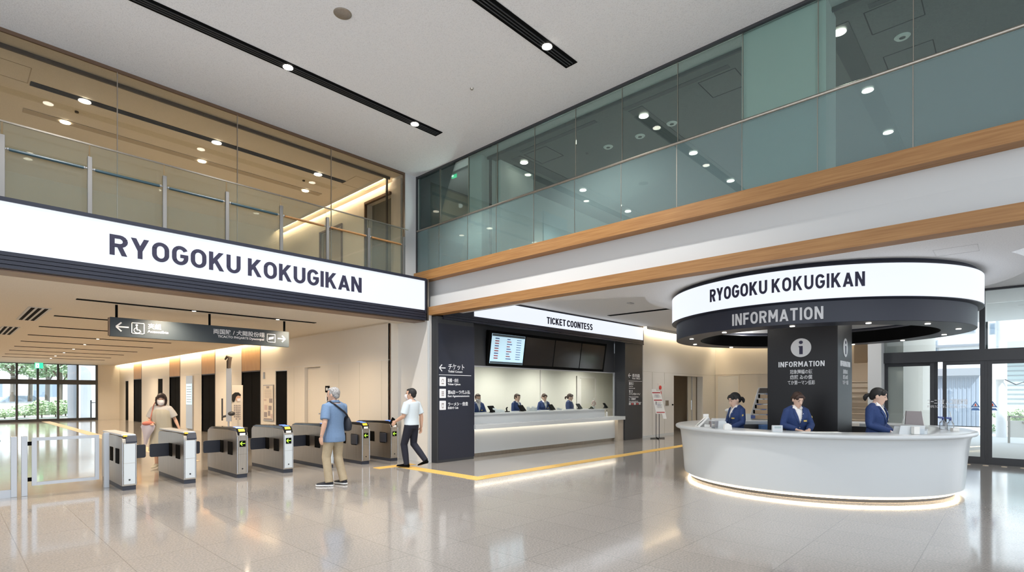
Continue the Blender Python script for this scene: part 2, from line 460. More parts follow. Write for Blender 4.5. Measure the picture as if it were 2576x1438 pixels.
struct('trim_3', bx(7.60, 7.635, 9.76, 9.80, 0, 3.25), 'white_gloss')
struct('trim_4', bx(7.405, 7.425, 11.0, 11.025, 0, ZL), 'warm_bronze')
struct('door_1', bx(WX + .10, WX + .155, ydoor0 + .02, ydoor1 - .02, 0, 2.35), 'cream_wall')
h = MB().cyl((WX + .04, ydoor0 + .18, 1.0), .018, .06, axis=UX); h.build('door_handle', 'chrome', bpy.data.objects['door_1'])
# far wall with the window
r = lambda px: X_on(px, 40.0)
XE = r(244)
mb = bx(XE, 7.42, 40.0, 40.2, 0, ZL + .02)
struct('wall_far', mb, 'cream_wall')
struct('wall_hall_left', bx(-9.2, -9, 10.3, 40.1, 0, ZL + .02), 'cream_wall')
fr = MB()
for px in (42, 95, 146, 195, 243): fr.box(r(px) - .05, r(px) + .05, 39.93, 40.07, 0, ZL)
for k in range(1, 8): fr.box(r(42) - 1.32 * k - .05, r(42) - 1.32 * k + .05, 39.93, 40.07, 0, ZL)
fr.box(-9, XE, 39.92, 40.08, 2.09, 2.36); fr.box(-9, XE, 39.92, 40.08, 0, .14); fr.box(-9, XE, 39.92, 40.08, ZL - .04, ZL)
w = struct('window_1', fr, 'charcoal')
bx(-9, XE, 39.99, 40.01, .14, ZL - .04).build('pane', 'glass_window', w)
# elevators: black shaft doors, wood panels above
cnt = 0
for (a, b, wood_top), lab in zip([(337, 356, 907), (427, 453, 893), (508, 541, 877), (609, 655, 862)],
        ['farthest black elevator entrance in the cream hall wall', 'second farthest black elevator entrance, between the narrow slot and the lit display',
         'black elevator entrance between the lit display and the grey signpost', 'nearest and widest black elevator entrance, just left of the printed poster']):
    y0, y1 = yw(b), yw(a)
    t = thing('elevator', lab, 'elevator', (WX, (y0 + y1) / 2, 0), group='elevator entrances along the gate hall')
    bx(WX + .03, WX + .07, y0, y1, 0, 2.36).box(WX + .025, WX + .03, (y0 + y1) / 2 - .006, (y0 + y1) / 2 + .006, 0, 2.33).build('door_panel', 'black', t)
    MB().box(WX - .01, WX + .12, y0 - .03, y0, 0, ZL + .1).box(WX - .01, WX + .12, y1, y1 + .03, 0, ZL + .1).box(WX - .005, WX + .12, y0, y1, 2.34, 2.38).build('frame', 'dark_brown', t)
    bx(WX - .012, WX - .001, y0, y1, 2.38, ZL + .1).build('wood_panel', 'wood_panel', t)
for (a, b), lab in zip([(315, 323), (397, 409), (693, 722)], ['narrow black alcove at the far end of the elevator wall', 'narrow black alcove between the two farthest elevators', 'tall narrow black alcove right of the printed poster']):
    y0, y1 = yw(b), yw(a); o = bx(WX + .02, WX + .06, y0 + .005, y1 - .005, 0, 2.3).build('alcove_panel', 'black'); tag(o, lab, 'recess')
# cove lamp along the elevator wall
o = bx(7.202, 7.215, 11.05, 39.9, ZL + .05, ZL + .09).build('cove_light', 'cove_led'); tag(o, 'warm light strip tucked along the top of the elevator wall', 'light')
# thin slots in the hall ceiling
k = 0
names = ['nearest the atrium', 'second from the atrium', 'third from the atrium', 'fourth from the atrium', 'fifth from the atrium', 'sixth from the atrium', 'seventh from the atrium', 'eighth from the atrium', 'farthest, close to the garden window']
for (xl, yl, xr) in [(192, 751, 793), (136, 793, 520), (98, 820, 498), (70, 841, 430), (52, 857, 384), (36, 870, 345), (23, 880, 311), (12, 889, 279), (5, 896, 263)]:
    d = FPX * (ZL - EYE) / (HY - yl); q = xy_ratio(xl); Y = d / (q * CT + ST)
    x0, x1 = q * Y, min(X_on(xr, Y), 6.6)
    if k == 0: x1 = X_on(xr, Y)
    if k == 1: x1 = 6.3
    t = thing('ceiling_slot', 'thin black slot in the tan gate hall ceiling, ' + names[k], 'ceiling slot', ((x0 + x1) / 2, Y, ZL), group='black slots across the gate hall ceiling')
    bx(x0, x1, Y - .06, Y + .06, ZL - .012, ZL - .002).build('channel', 'black', t)
    for f in ((.42, .8) if k == 0 else (.45,)):
        xx = x0 + (x1 - x0) * f
        MB().cyl((xx, Y, ZL - .016), .035, .006, 16).build('lamp', 'lamp', t)
    k += 1
for (px, py, lab) in [(82, 790, 'louvred air vent in the tan hall ceiling, nearer one'), (18, 831, 'louvred air vent in the tan hall ceiling, farther one at the left edge')]:
    d = FPX * (ZL - EYE) / (HY - py); q = xy_ratio(px); Y = d / (q * CT + ST); X = q * Y
    t = thing('ceiling_vent', lab, 'vent', (X, Y, ZL)); u = 1.15 if Y < 14 else 1.3
    bx(X - .17, X + .17, Y - u, Y + u, ZL - .010, ZL - .003).build('frame', 'white_paint', t)
    m_ = MB()
    for dx in (-.10, 0, .10): m_.box(X + dx - .028, X + dx + .028, Y - u + .05, Y + u - .05, ZL - .014, ZL - .010)
    m_.build('slat', 'black', t)
# ------------------------------------------------------------------ upper gallery behind the big sign
bx_ = bx(-9, 7.9, 17.0, 17.2, 4.2, ZC); struct('wall_upper_back', bx_, 'olive_wall')
g0, g1 = [Y_on(p, 7.32) for p in (985, 921)]
e0, e1 = [Y_on(p, 7.32) for p in (862, 806)]
mb = bx(7.32, 7.6, 10.85, g0 - .0, 4.2, ZC - .0)
mb = MB()
mb.box(7.32, 7.55, 10.45, g0 + .02, 4.2, ZC - .12); mb.box(7.32, 7.55, g0 + .02, g1, 6.36, ZC - .12); mb.box(7.32, 7.55, g1, e0, 4.2, ZC - .12)
mb.box(7.32, 7.55, e0, e1, 6.1, ZC - .12); mb.box(7.32, 7.55, e1, 17.0, 4.2, ZC - .12); mb.box(7.5, 7.55, 10.45, 17.0, ZC - .12, ZC)
struct('wall_upper_right', mb, 'cream_wall')
struct('trim_5', bx(7.26, 7.33, g1 - .03, g1, 4.2, 6.39).box(7.26, 7.33, g0, g1, 6.33, 6.39).box(7.28, 7.33, e1 - .05, e1, 4.2, 6.13).box(7.28, 7.33, e0, e1, 6.08, 6.13).box(7.28, 7.33, e0 - .0, e0 + .03, 4.2, 6.1), 'warm_bronze')
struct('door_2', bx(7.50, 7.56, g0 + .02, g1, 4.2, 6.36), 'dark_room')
struct('door_3', bx(7.40, 7.46, e0, e1, 4.2, 6.1), 'stair_tan')
o = bx(7.175, 7.185, 10.95, 16.9, ZC - .05, ZC - .02).build('cove_light', 'cove_led_up'); tag(o, 'warm light strip along the top of the upper gallery wall', 'light')
struct('ceiling_upper_cove', bx(7.15, 7.17, 10.92, 17.0, ZC - .06, ZC), 'ceil_tan')
# corner post and glass reveal
struct('wall_corner_post', bx(7.40, 7.73, 10.40, 10.46, 3.3, ZC).box(7.40, 7.42, 10.46, 10.9, 4.2, ZC), 'white_paint')
struct('trim_6', bx(-9, 7.40, 10.38, 10.42, ZC - .05, ZC).box(7.36, 7.40, 10.38, 10.42, 4.2, ZC - .05), 'warm_bronze')
struct('trim_7', bx(-9, 7.30, 10.84, 10.88, ZC - .06, ZC - .001).box(7.20, 7.24, 10.84, 10.88, 4.2, ZC - .06), 'dark_brown')
gw = thing('gallery_glass_wall', 'tall clear glass wall of the upper gallery above the big white sign', 'glass wall', (3, 10.4, 4.2))
joints = [X_on(p, 10.4) for p in (295, 597, 833)]
xs = [-9, joints[0] - 1.53, joints[0], joints[1], joints[2], 7.36]
for a, b in zip(xs, xs[1:]):
    p = bx(a + .006, b - .006, 10.395, 10.405, 4.2, ZC - .05).build('glass_panel', 'glass_tan', gw)
for j in joints + [joints[0] - 1.53]:
    bx(j - .006, j + .006, 10.39, 10.41, 4.2, ZC - .05).build('joint', 'steel', gw)
# upper guard rail
RY = 10.2; RZ = 5.35
rl = thing('guard_railing', 'glass guard railing with steel posts above the big white sign', 'railing', (3, RY, 4.2))
posts = [X_on(p, RY) for p in (5, 225, 413, 570, 706, 822, 926, 1014)]
pz = []
for X in posts:
    MB().box(X - .028, X + .028, RY - .05, RY - .005, 4.207, 5.16).build('post', 'post_steel', rl, bevel=.004)
    MB().tube([(X - .07, RY + .0, 4.99), (X + .07, RY + .0, 4.99)], .011, 8).ell((X - .06, RY - .0, 4.99), .02, .02, .02).ell((X + .06, RY - .0, 4.99), .02, .02, .02).build('bracket', 'aluminium', rl)
pp = [posts[0] - 1.0] + posts
for a, b in zip(pp, pp[1:]):
    bx(a + .01, b - .01, RY, RY + .012, 4.207, RZ).build('glass_panel', 'glass_guard_tan', rl)
bx(posts[0] - 1, 7.36, RY - .006, RY + .018, RZ, RZ + .022).build('top_rail', 'steel', rl)
for i, (a, b) in enumerate(zip(pp, pp[1:])):
    MB().tube([(a + .07, RY - .02, 4.98), (b - .07, RY - .02, 4.98)], .022, 12).build('handrail', 'wood' if i > 4 else 'teal_reflection', rl)
# recessed black slots with lamps
def slot(x0, x1, y0, y1, z, lamps, label, m='black', along='x', group=None, rl=.075, ribs=True, lampmat='lamp'):
    t = thing('ceiling_slot', label, 'ceiling slot', ((x0 + x1) / 2, (y0 + y1) / 2, z), group=group)
    mb = bx(x0, x1, y0, y1, z - .012, z - .002)
    mb.build('channel', m, t)
    if ribs:
        mb = MB()
        for f in (.28, .5, .72):
            if along == 'x': yy = y0 + (y1 - y0) * f; mb.box(x0 + .04, x1 - .04, yy - .008, yy + .008, z - .022, z - .012)
            else: xx = x0 + (x1 - x0) * f; mb.box(xx - .008, xx + .008, y0 + .04, y1 - .04, z - .022, z - .012)
        mb.build('rib', 'charcoal' if m == 'black' else m, t)
    for (X, Y) in lamps:
        l = MB().tube([(X, Y, z - .027), (X, Y, z - .018)], [rl, rl * .96], 24).build('lamp', lampmat, t)
    return t
slot(-1.2, 6.75, 8.22, 8.44, ZC, [(1.28, 8.33), (3.72, 8.33), (6.16, 8.33)], 'long black ceiling slot with round lamps, the one nearer the big sign', group='black slots in the atrium ceiling')
slot(-1.2, 6.75, 4.95, 5.17, ZC, [(1.28, 5.06), (3.72, 5.06), (6.12, 5.04)], 'black ceiling slot with round lamp at the top centre of the photo', group='black slots in the atrium ceiling')
slot(X_on(76, 11.9), 6.70, 11.82, 11.98, ZC, [(X_on(213, 11.9), 11.9), (X_on(545, 11.9), 11.9), (X_on(800, 11.9), 11.9)], 'black slot in the upper gallery ceiling behind the glass', ribs=False, rl=.09)
slot(X_on(58, 13.1), 6.70, 13.02, 13.22, ZC, [(X_on(164, 13.1), 13.1), (X_on(508, 13.1), 13.1), (X_on(768, 13.1), 13.1)], 'tan slot in the upper gallery ceiling, behind the black one', m='slot_tan', ribs=False, rl=.08)
def at_ceiling(px, py, z):
    d = FPX * (z - EYE) / (HY - py); q = xy_ratio(px); Y = d / (q * CT + ST); return q * Y, Y
X, Y = at_ceiling(862, 34, ZC)
o = MB().revolve([(0.001, ZC - .012), (.10, ZC - .012), (.115, ZC - .008), (.12, ZC - .001)], X, Y, 32).build('ceiling_speaker', 'steel', smooth=True); tag(o, 'round grey speaker grille in the atrium ceiling', 'speaker')
X, Y = at_ceiling(1187, 222, ZC)
o = MB().revolve([(0.001, ZC - .03), (.02, ZC - .025), (.03, ZC)], X, Y, 16).build('sprinkler_head', 'steel', smooth=True); tag(o, 'tiny sprinkler head in the middle of the atrium ceiling', 'sprinkler')
for px, py, lab in [(193, 280, 'tiny dark sensor in the upper gallery ceiling by the left lamps'), (764, 453, 'tiny dark sensor in the upper gallery ceiling by the right lamps')]:
    X, Y = at_ceiling(px, py, ZC); o = MB().cyl((X, Y, ZC - .025), .03, .024, 12).build('ceiling_sensor', 'dark_brown'); tag(o, lab, 'sensor')
def hatch(px, py, z, sx, sy, lab, m='charcoal'):
    X, Y = at_ceiling(px, py, z); q = MB(); w = .012
    for a in (-1, 1):
        q.box(X - sx, X + sx, Y + a * sy - w / 2, Y + a * sy + w / 2, z - .004, z); q.box(X + a * sx - w / 2, X + a * sx + w / 2, Y - sy, Y + sy, z - .004, z)
    tag(q.build('access_hatch', m), lab, 'hatch')
hatch(908, 462, ZC, .33, .33, 'square access hatch in the upper gallery ceiling near the cove light', 'slot_tan')
hatch(10, 170, ZC, .30, .30, 'square access hatch in the ceiling at the far left edge', 'slot_tan')
# ------------------------------------------------------------------ the big sign over the gates
sg = thing('led_sign', 'long glowing white sign reading RYOGOKU KOKUGIKAN above the ticket gates', 'sign', (3.5, 9.8, 3.27))
SX0, SX1 = -3.0, 7.57
bx(SX0, SX1, 9.84, 10.28, 3.262, 4.205).build('housing', 'navy_metal', sg)
MB().box(SX0, SX1, 9.79, 9.84, 4.155, 4.21).box(SX1 - .035, SX1, 9.79, 9.84, 3.42, 4.155).build('frame', 'navy_metal', sg)
bx(SX0, SX1 - .035, 9.815, 9.84, 3.495, 4.155).build('screen', 'led_white', sg)
lv = MB()
for i in range(4): lv.box(SX0, SX1, 9.80 + .004 * i, 9.84, 3.265 + i * .058, 3.265 + i * .058 + .046)
lv.build('louver', 'navy_metal', sg)
x0, x1 = X_on(276, 9.8), X_on(910, 9.8)
lettering('RYOGOKU KOKUGIKAN', flat_map((x0, 9.815, 3.662), UX, x1 - x0, .305, NY)).build('lettering', 'led_letter', sg)
struct('trim_8', bx(SX0, 7.6, 9.9, 10.30, 3.24, 3.26), 'warm_bronze')
# ------------------------------------------------------------------ wood beams and white fascia of the desk side
YB0, YB1 = -9, 10.36
struct('trim_9', bx(7.63, 7.87, YB0, YB1, 4.21, 4.42), 'wood')
struct('trim_10', bx(7.63, 7.87, YB0, 9.79, 3.385, 3.57), 'wood')
mb = MB(); mb.prism([(7.85, 4.21), (7.88, 4.21), (7.88, 3.57), (7.80, 3.57), (7.845, 3.90)], (0, YB1, 0), UX, UZ, NY, 0, YB1 - YB0)
struct('wall_fascia', mb, 'white_paint')
struct('trim_11', bx(7.60, 7.64, 9.795, 9.84, 3.26, 4.2), 'steel')
# glass wall of the desk side gallery
XB = 7.75
gw = thing('gallery_glass_wall', 'tall teal tinted glass wall above the wood beam on the right', 'glass wall', (XB, 4, 4.42))
jl = sorted([Y_on(p, XB) for p in (1105, 1177, 1249, 1343, 1446, 1563, 1703, 1867, 2057, 2297)])
jj = [YB0] + jl + [10.36]
for a, b in zip(jj, jj[1:]): bx(XB + .03, XB + .04, a + .005, b - .005, 5.42, ZC - .04).build('glass_panel', 'glass_teal', gw)
for j in jl: bx(XB + .02, XB + .045, j - .004, j + .004, 5.42, ZC - .04).build('joint', 'steel', gw)
struct('trim_12', bx(XB - .02, XB + .03, YB0, 10.4, ZC - .04, ZC).box(XB - .03, XB + .01, 10.36, 10.40, 4.42, ZC), 'charcoal')
rl = thing('guard_railing', 'teal glass guard, pale reflection mixed into its colour, with thin steel rail above the wood beam', 'railing', (XB, 4, 4.42))
for a, b in zip(jj, jj[1:]): bx(XB - .01, XB + .005, a + .005, b - .005, 4.36, 5.42).build('glass_panel', 'glass_guard_teal', rl)
for j in jl: bx(XB - .012, XB + .007, j - .004, j + .004, 4.42, 5.42).build('joint', 'steel', rl)
MB().tube([(XB - .01, YB0, 5.44), (XB - .01, 10.38, 5.44)], .022, 12).build('top_rail', 'steel', rl)
# room behind the teal glass
XI = 8.12
def yi(px): return Y_on(px, XI)
struct('wall_upper_piers', bx(7.96, 8.4, yi(1225), yi(1191), 4.36, ZC).box(7.83, 8.35, yi(2092), Y_on(1867, 7.85), 4.36, ZC)
       .box(7.85, XI, 10.24, 10.42, 4.36, ZC).box(7.735, 8.2, 10.405, 10.46, 4.2, ZC), 'teal_wall')
struct('trim_13', bx(XI, XI + .04, -9, 10.3, ZC - .05, ZC - .001).box(XI, XI + .05, yi(1230) - .04, yi(1230), 4.4, ZC).box(XI, XI + .05, yi(1085) - .0, yi(1085) + .04, 4.4, ZC), 'charcoal')
struct('wall_upper_partition', bx(8.4, 9.5, 8.24, 8.36, 4.36, ZC).box(9.4, 15, 9.0, 9.1, 4.36, ZC).box(8.2, 15, 10.5, 10.6, 4.36, ZC), 'teal_wall')
struct('wall_upper_far', bx(15, 15.2, -9, 9.1, 4.36, ZC), 'teal_wall')
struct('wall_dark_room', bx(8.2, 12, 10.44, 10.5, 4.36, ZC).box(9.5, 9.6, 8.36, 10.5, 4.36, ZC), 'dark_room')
struct('door_4', bx(10.75, 11.75, 8.96, 9.0, 4.36, 6.35), 'window_pale')
t = thing('wall_lamp', 'tiny bright lamp at the corner behind the teal glass, beside the exit sign', 'lamp', (8.0, 10.2, 5.5))
MB().box(7.96, 8.06, 10.19, 10.24, 5.46, 5.54).build('bracket', 'aluminium', t); MB().ell((8.01, 10.17, 5.47), .045, .03, .03).build('bulb', 'lamp', t)
struct('ceiling_upper_desk_side', bx(8.16, 15, -9, 10.44, ZC - .012, ZC - .001), 'ceil_unlit')
for yy, xs, lab in [(7.93, (8.83, 11.05, 13.2), 'grey slot with lamps behind the teal glass, the leftmost'), (4.99, (8.86, 10.95, 13.0), 'grey slot with lamps behind the teal glass, the middle one'), (1.81, (8.7, 10.7, 12.7), 'grey slot with lamps behind the teal glass, the rightmost')]:
    slot(8.55, 14.6, yy - .14, yy + .14, ZC - .012, [(x, yy) for x in xs], lab, m='charcoal', ribs=False, rl=.085, group='grey slots behind the teal glass')
for px, py, lab in [(1820, 210, 'square access hatch behind the teal glass, beside the middle lamps'), (2250, 35, 'square access hatch behind the teal glass at the top right'), (1368, 390, 'square access hatch behind the teal glass, left of the exit corridor lamps'), (2290, 145, 'faint access hatch behind the teal glass above the rail at the right')]:
    hatch(px, py, ZC - .012, .30, .30, lab, 'black')
for px, py, lab in [(1530, 369, 'small round speaker behind the teal glass, left of the middle slot'), (1610, 342, 'small round speaker behind the teal glass, just left of the lamp'), (1690, 310, 'small round speaker behind the teal glass, right of the middle lamp'), (2270, 92, 'round speaker behind the teal glass at the top right')]:
    X, Y = at_ceiling(px, py, ZC - .012); o = MB().revolve([(.04, ZC - .03), (.08, ZC - .035), (.10, ZC - .013)], X, Y, 20).build('ceiling_speaker', 'teal_wall', smooth=True); tag(o, lab, 'speaker')
for a, b, lab in [((1310, 382), (1500, 305), 'long air grille behind the teal glass at the left'), ((1570, 276), (1833, 165), 'long air grille behind the teal glass near the middle'), ((2185, 18), (2330, -45), 'air grille behind the teal glass at the top right')]:
    (x0, y0), (x1, y1) = at_ceiling(*a, ZC - .012), at_ceiling(*b, ZC - .012); o = bx((x0 + x1) / 2 - .05, (x0 + x1) / 2 + .05, min(y0, y1), max(y0, y1), ZC - .02, ZC - .012).build('air_grille', 'charcoal'); tag(o, lab, 'vent')
# running man exit signs
def exit_sign(px, py, X, Y, w, h, u, n, lab, hang):
    z = Z_at(py, X, Y); c = Vector((X, Y, z)); u = Vector(u); n = Vector(n)
    t = thing('exit_sign', lab, 'exit sign', (X, Y, z))
    MB().obox(c, u, n, UZ, w / 2, .02, h / 2).build('case', 'exit_green', t)
    MB().prism([(-.42 * w, -.4 * h), (.02 * w, -.4 * h), (.02 * w, .4 * h), (-.42 * w, .4 * h)], c, u, UZ, n, .021, .023).build('doorway', 'exit_white', t)
    f = MB(); 
    f.prism([(-.24 * w, -.12 * h), (-.14 * w, -.12 * h), (-.10 * w, .18 * h), (-.2 * w, .18 * h)], c, u, UZ, n, .024, .026)
    f.prism([(-.30 * w, -.33 * h), (-.25 * w, -.33 * h), (-.14 * w, -.10 * h), (-.22 * w, -.08 * h)], c, u, UZ, n, .024, .026)
    f.prism([(-.02 * w, -.30 * h), (.03 * w, -.26 * h), (-.12 * w, -.06 * h), (-.18 * w, -.12 * h)], c, u, UZ, n, .024, .026)
    f.prism([(-.17 * w + .05 * w * math.cos(a), .27 * h + .06 * h * math.sin(a)) for a in [PI * i / 5 for i in range(10)]], c, u, UZ, n, .024, .026)
    f.build('running_figure', 'exit_green', t)
    MB().cyl(c + Vector((0, 0, h / 2)), .012, hang, 8).build('rod', 'charcoal', t)
exit_sign(1142, 433, 8.20, Y_on(1142, 8.20), .15, .26, NY, NX, 'green glowing exit sign hanging behind the teal glass by the corner', .10)
exit_sign(98, 919, X_on(98, 39.0), 39.0, .34, .30, UX, NY, 'green exit sign hanging before the far garden window', .2)
# ------------------------------------------------------------------ hanging direction sign over the gates
HYs = 12.37
hs = thing('hanging_sign', 'long dark hanging direction sign over the gates with white arrows', 'sign', (3.85, HYs, 2.68))
hx0, hx1 = X_on(277, HYs), X_on(727, HYs)
bx(hx0, hx1, HYs, HYs + .10, 2.67, 3.03).build('panel', 'sign_navy', hs, bevel=.004)
bx(hx0 - .02, hx0, HYs + .01, HYs + .10, 2.68, 3.02).build('end_cap', 'warm_bronze', hs)
for px in (293, 527, 715):
    X = X_on(px, HYs + .05); bx(X - .018, X + .018, HYs + .032, HYs + .068, 3.03, ZL).build('rod', 'black', hs)
def arrow_polys(cx, cz, s, d):
    """left (d=-1) or right (d=1) arrow as three slanted bars"""
    t = .13 * s
    A = [(-.5 * s * 1, -t / 2), (.5 * s, -t / 2), (.5 * s, t / 2), (-.5 * s, t / 2)]
    def bar(x0, z0, x1, z1):
        v = Vector((x1 - x0, z1 - z0)).normalized() * t / 2
        return [(x0 + v.y, z0 - v.x), (x1 + v.y, z1 - v.x), (x1 - v.y, z1 + v.x), (x0 - v.y, z0 + v.x)]
    P_ = [A, bar(.5 * s, 0, .08 * s, .42 * s), bar(.5 * s, 0, .08 * s, -.42 * s)]
    return [[(cx + d * x, cz + z) for x, z in p] for p in P_]
def arrow(name, parent, O, u, n, s, d, m='letter_white', local=False):
    mb = MB()
    for i, p in enumerate(arrow_polys(0, 0, s, d)): mb.prism(p, O, u, UZ, n, .0015, .005 + .0004 * i)
    return mb.build(name, m, parent, local=local)
def square_frame(name, parent, O, u, n, s, t, m='letter_white'):
    mb = MB(); h = s / 2
    for a, b, c_, d in [(-h, h, h - t, h), (-h, h, -h, -h + t), (-h, -h + t, -h, h), (h - t, h, -h, h)]:
        mb.prism([(a, c_), (b, c_), (b, d), (a, d)], O, u, UZ, n, .001, .006)
    return mb.build(name, m, parent)
Yf = HYs
q = lambda px: X_on(px, Yf)
zc = 2.855
arrow('arrow', hs, (q(308), Yf, zc), UX, NY, .20, -1)
square_frame('icon_frame', hs, (q(347), Yf, zc - .005), UX, NY, .215, .014)
wc = MB(); O = (q(347), Yf, zc - .01)
wc.prism([(-.02 + .02 * math.cos(a), .065 + .02 * math.sin(a)) for a in [PI * i / 6 for i in range(12)]], O, UX, UZ, NY, .001, .005)
wc.prism([(-.03, .04), (-.01, .04), (-.005, -.02), (-.025, -.02)], O, UX, UZ, NY, .001, .005)
wc.prism([(-.02, -.02), (.03, -.02), (.055, -.065), (.04, -.07), (.02, -.035), (-.02, -.035)], O, UX, UZ, NY, .001, .0052)
ring = arc(-.01, -.035, .055, .05, 110, 340, 14)
for a, b in zip(ring, ring[1:]):
    d_ = (Vector(b) - Vector(a)).normalized() * .006; wc.prism([(a[0] + d_.y, a[1] - d_.x), (b[0] + d_.y, b[1] - d_.x), (b[0] - d_.y, b[1] + d_.x), (a[0] - d_.y, a[1] + d_.x)], O, UX, UZ, NY, .001, .0048)
wc.build('wheelchair_symbol', 'letter_white', hs)
textobj('japanese_text', '夾組', (q(372), Yf, zc + .01), UX, NY, .085, 'letter_white', hs, width=q(405) - q(372), bold=.0012)
textobj('english_text', 'Accessibts', (q(371), Yf, zc - .07), UX, NY, .05, 'letter_white', hs, width=q(424) - q(371), bold=.0012)
textobj('japanese_text', '両国陷 / 犬闘股份翊', (q(536), Yf, zc + .01), UX, NY, .085, 'letter_white', hs, width=q(664) - q(536), bold=.0012)
textobj('english_text', 'TICACTO FHQARTS Dysacoqual', (q(548), Yf, zc - .07), UX, NY, .05, 'letter_white', hs, width=q(664) - q(548), bold=.0012)
square_frame('icon_frame', hs, (q(682), Yf, zc - .005), UX, NY, .19, .012)
MB().prism([(-.06, -.04), (.05, -.015), (.06, .04), (-.05, .015)], (q(682), Yf, zc - .005), UX, UZ, NY, .001, .005).build('ticket_symbol', 'letter_white', hs)
arrow('arrow', hs, (q(708), Yf, zc), UX, NY, .17, 1)
# ------------------------------------------------------------------ ticket gates
def pedestal(label, x, kind, loc=(0, 0, 0), group='ticket gate pedestals'):
    """local frame: front bottom left corner at the root, the body runs along +Y"""
    W, L = .20, 1.62
    t = thing('ticket_gate', label, 'ticket gate', (x, 10.64, 0), group=group)
    f0 = [(0.0, .07), (0.0, .80), (.015, .845), (.05, .872), (.5, .885), (L - .10, .868), (L - .02, .84), (L, .79), (L, .07)]
    MB().prism(f0, (0, 0, 0), UY, UZ, UX, 0, W).build('body', 'steel', t, local=True, bevel=.006)
    bx(.008, W - .008, .01, L - .01, 0, .075).build('plinth', 'flap_navy', t, local=True)
    fm = 'panel_pale' if kind in ('white', 'end') else 'steel'
    bx(.022, W - .022, -.008, .002, .10, .44).build('front_panel', fm, t, local=True, bevel=.002)
    bx(.022, W - .022, -.008, .002, .445, .76).build('front_panel', fm, t, local=True, bevel=.002)
    for xx in (.0, W - .018): MB().tube([(xx + .009, -.003, .09), (xx + .009, -.003, .78)], .010, 8).build('corner_trim', 'chrome', t, local=True)
    MB().cyl((W / 2, -.012, .17), .014, .006, 12, axis=UY).build('lock', 'black_gloss', t, local=True)
    if kind == 'end':
        MB().prism([(-.012, .77), (-.012, .80), (.03, .89), (.16, .90), (.16, .77)], (0, 0, 0), UY, UZ, UX, .05, W + .004).build('sensor_hood', 'flap_navy', t, local=True, bevel=.006)
        bx(0, W, .05, L - .06, .885, .915).build('top_cover', 'aluminium', t, local=True, bevel=.008)
        bx(.02, .07, .0, .05, .88, .905).build('lamp_cap', 'yellow', t, local=True)
    else:
        MB().prism([(-.004, .80), (.02, .875), (.07, .925), (.16, .945), (L - .2, .915), (L - .04, .875), (L - .03, .86), (.06, .86)], (0, 0, 0), UY, UZ, UX, .012, W - .012).build('top_cover', 'black_gloss', t, local=True, bevel=.008)
        MB().prism([(.08, .932), (.30, .948), (.30, .953), (.08, .937)], (0, 0, 0), UY, UZ, UX, .035, .155).build('card_reader', 'reader_blue', t, local=True)
        MB().prism([(.012, .868), (.055, .915), (.050, .921), (.006, .873)], (0, 0, 0), UY, UZ, UX, .04, .15).build('yellow_label', 'yellow', t, local=True)
        bx(.05, .15, -.012, .0, .80, .845).build('ticket_slot', 'paper', t, local=True)
        bx(.045, .155, -.014, -.007, .585, .70).build('display', 'black', t, local=True)
        arrow('arrow', t, (.10, -.0135, .645), UX, NY, .085, -1, 'arrow_green', local=True)
    # side housings where the flaps fold in
    for xs, xn in ((-.012, .0), (W, W + .012)):
        bx(xs, xn, .22, .44, .42, .67).build('flap_housing', 'black', t, local=True, bevel=.004)
        bx(xs, xn, .70, .88, .43, .67).build('flap_housing', 'black', t, local=True, bevel=.004)
    return t
def flap(t, side, out):
    W = .20; x0, x1 = (-out, -.0) if side < 0 else (W, W + out)
    pts = []
    for cx, cz, a0 in ((x1 - .03, .64, 0), (x0 + .03, .64, 90), (x0 + .03, .46, 180), (x1 - .03, .46, 270)): pts += arc(cx, cz, .03, .03, a0, a0 + 90, 4)
    MB().prism(pts, (0, .86, 0), UX, UZ, UY, -.012, .012).build('flap', 'flap_navy', t, local=True, bevel=.003)
px_ = [2.01, 2.90, 3.78, 4.66, 5.54, 6.42, 7.18]
kinds = ['end', 'end', 'steel', 'white', 'white', 'steel', 'steel']
gl = ['leftmost ticket gate with pale front panel beside the glass swing gate', 'second ticket gate from the left, pale front and grey metal top', 'third ticket gate from the left, steel front with green arrow',
      'fourth ticket gate from the left, white front with green arrow', 'fifth ticket gate from the left, partly hidden behind the man in blue', 'sixth ticket gate from the left, steel front, right of the man in blue', 'rightmost ticket gate against the wall beside the walking man']
for i, (x, k, lab) in enumerate(zip(px_, kinds, gl)):
    t = pedestal(lab, x, k)
    for side in (-1, 1):
        lane = i - 1 if side < 0 else i
        if lane < 0 or lane > 5: continue
        gapw = px_[lane + 1] - px_[lane] - .20
        if lane < 4: flap(t, side, gapw / 2 - .03)
        elif not (lane == 5 and side > 0): MB().box(*((-.035, -.012) if side < 0 else (.212, .235)), .16, .42, .44, .66).build('flap', 'flap_navy', t, local=True, bevel=.004)
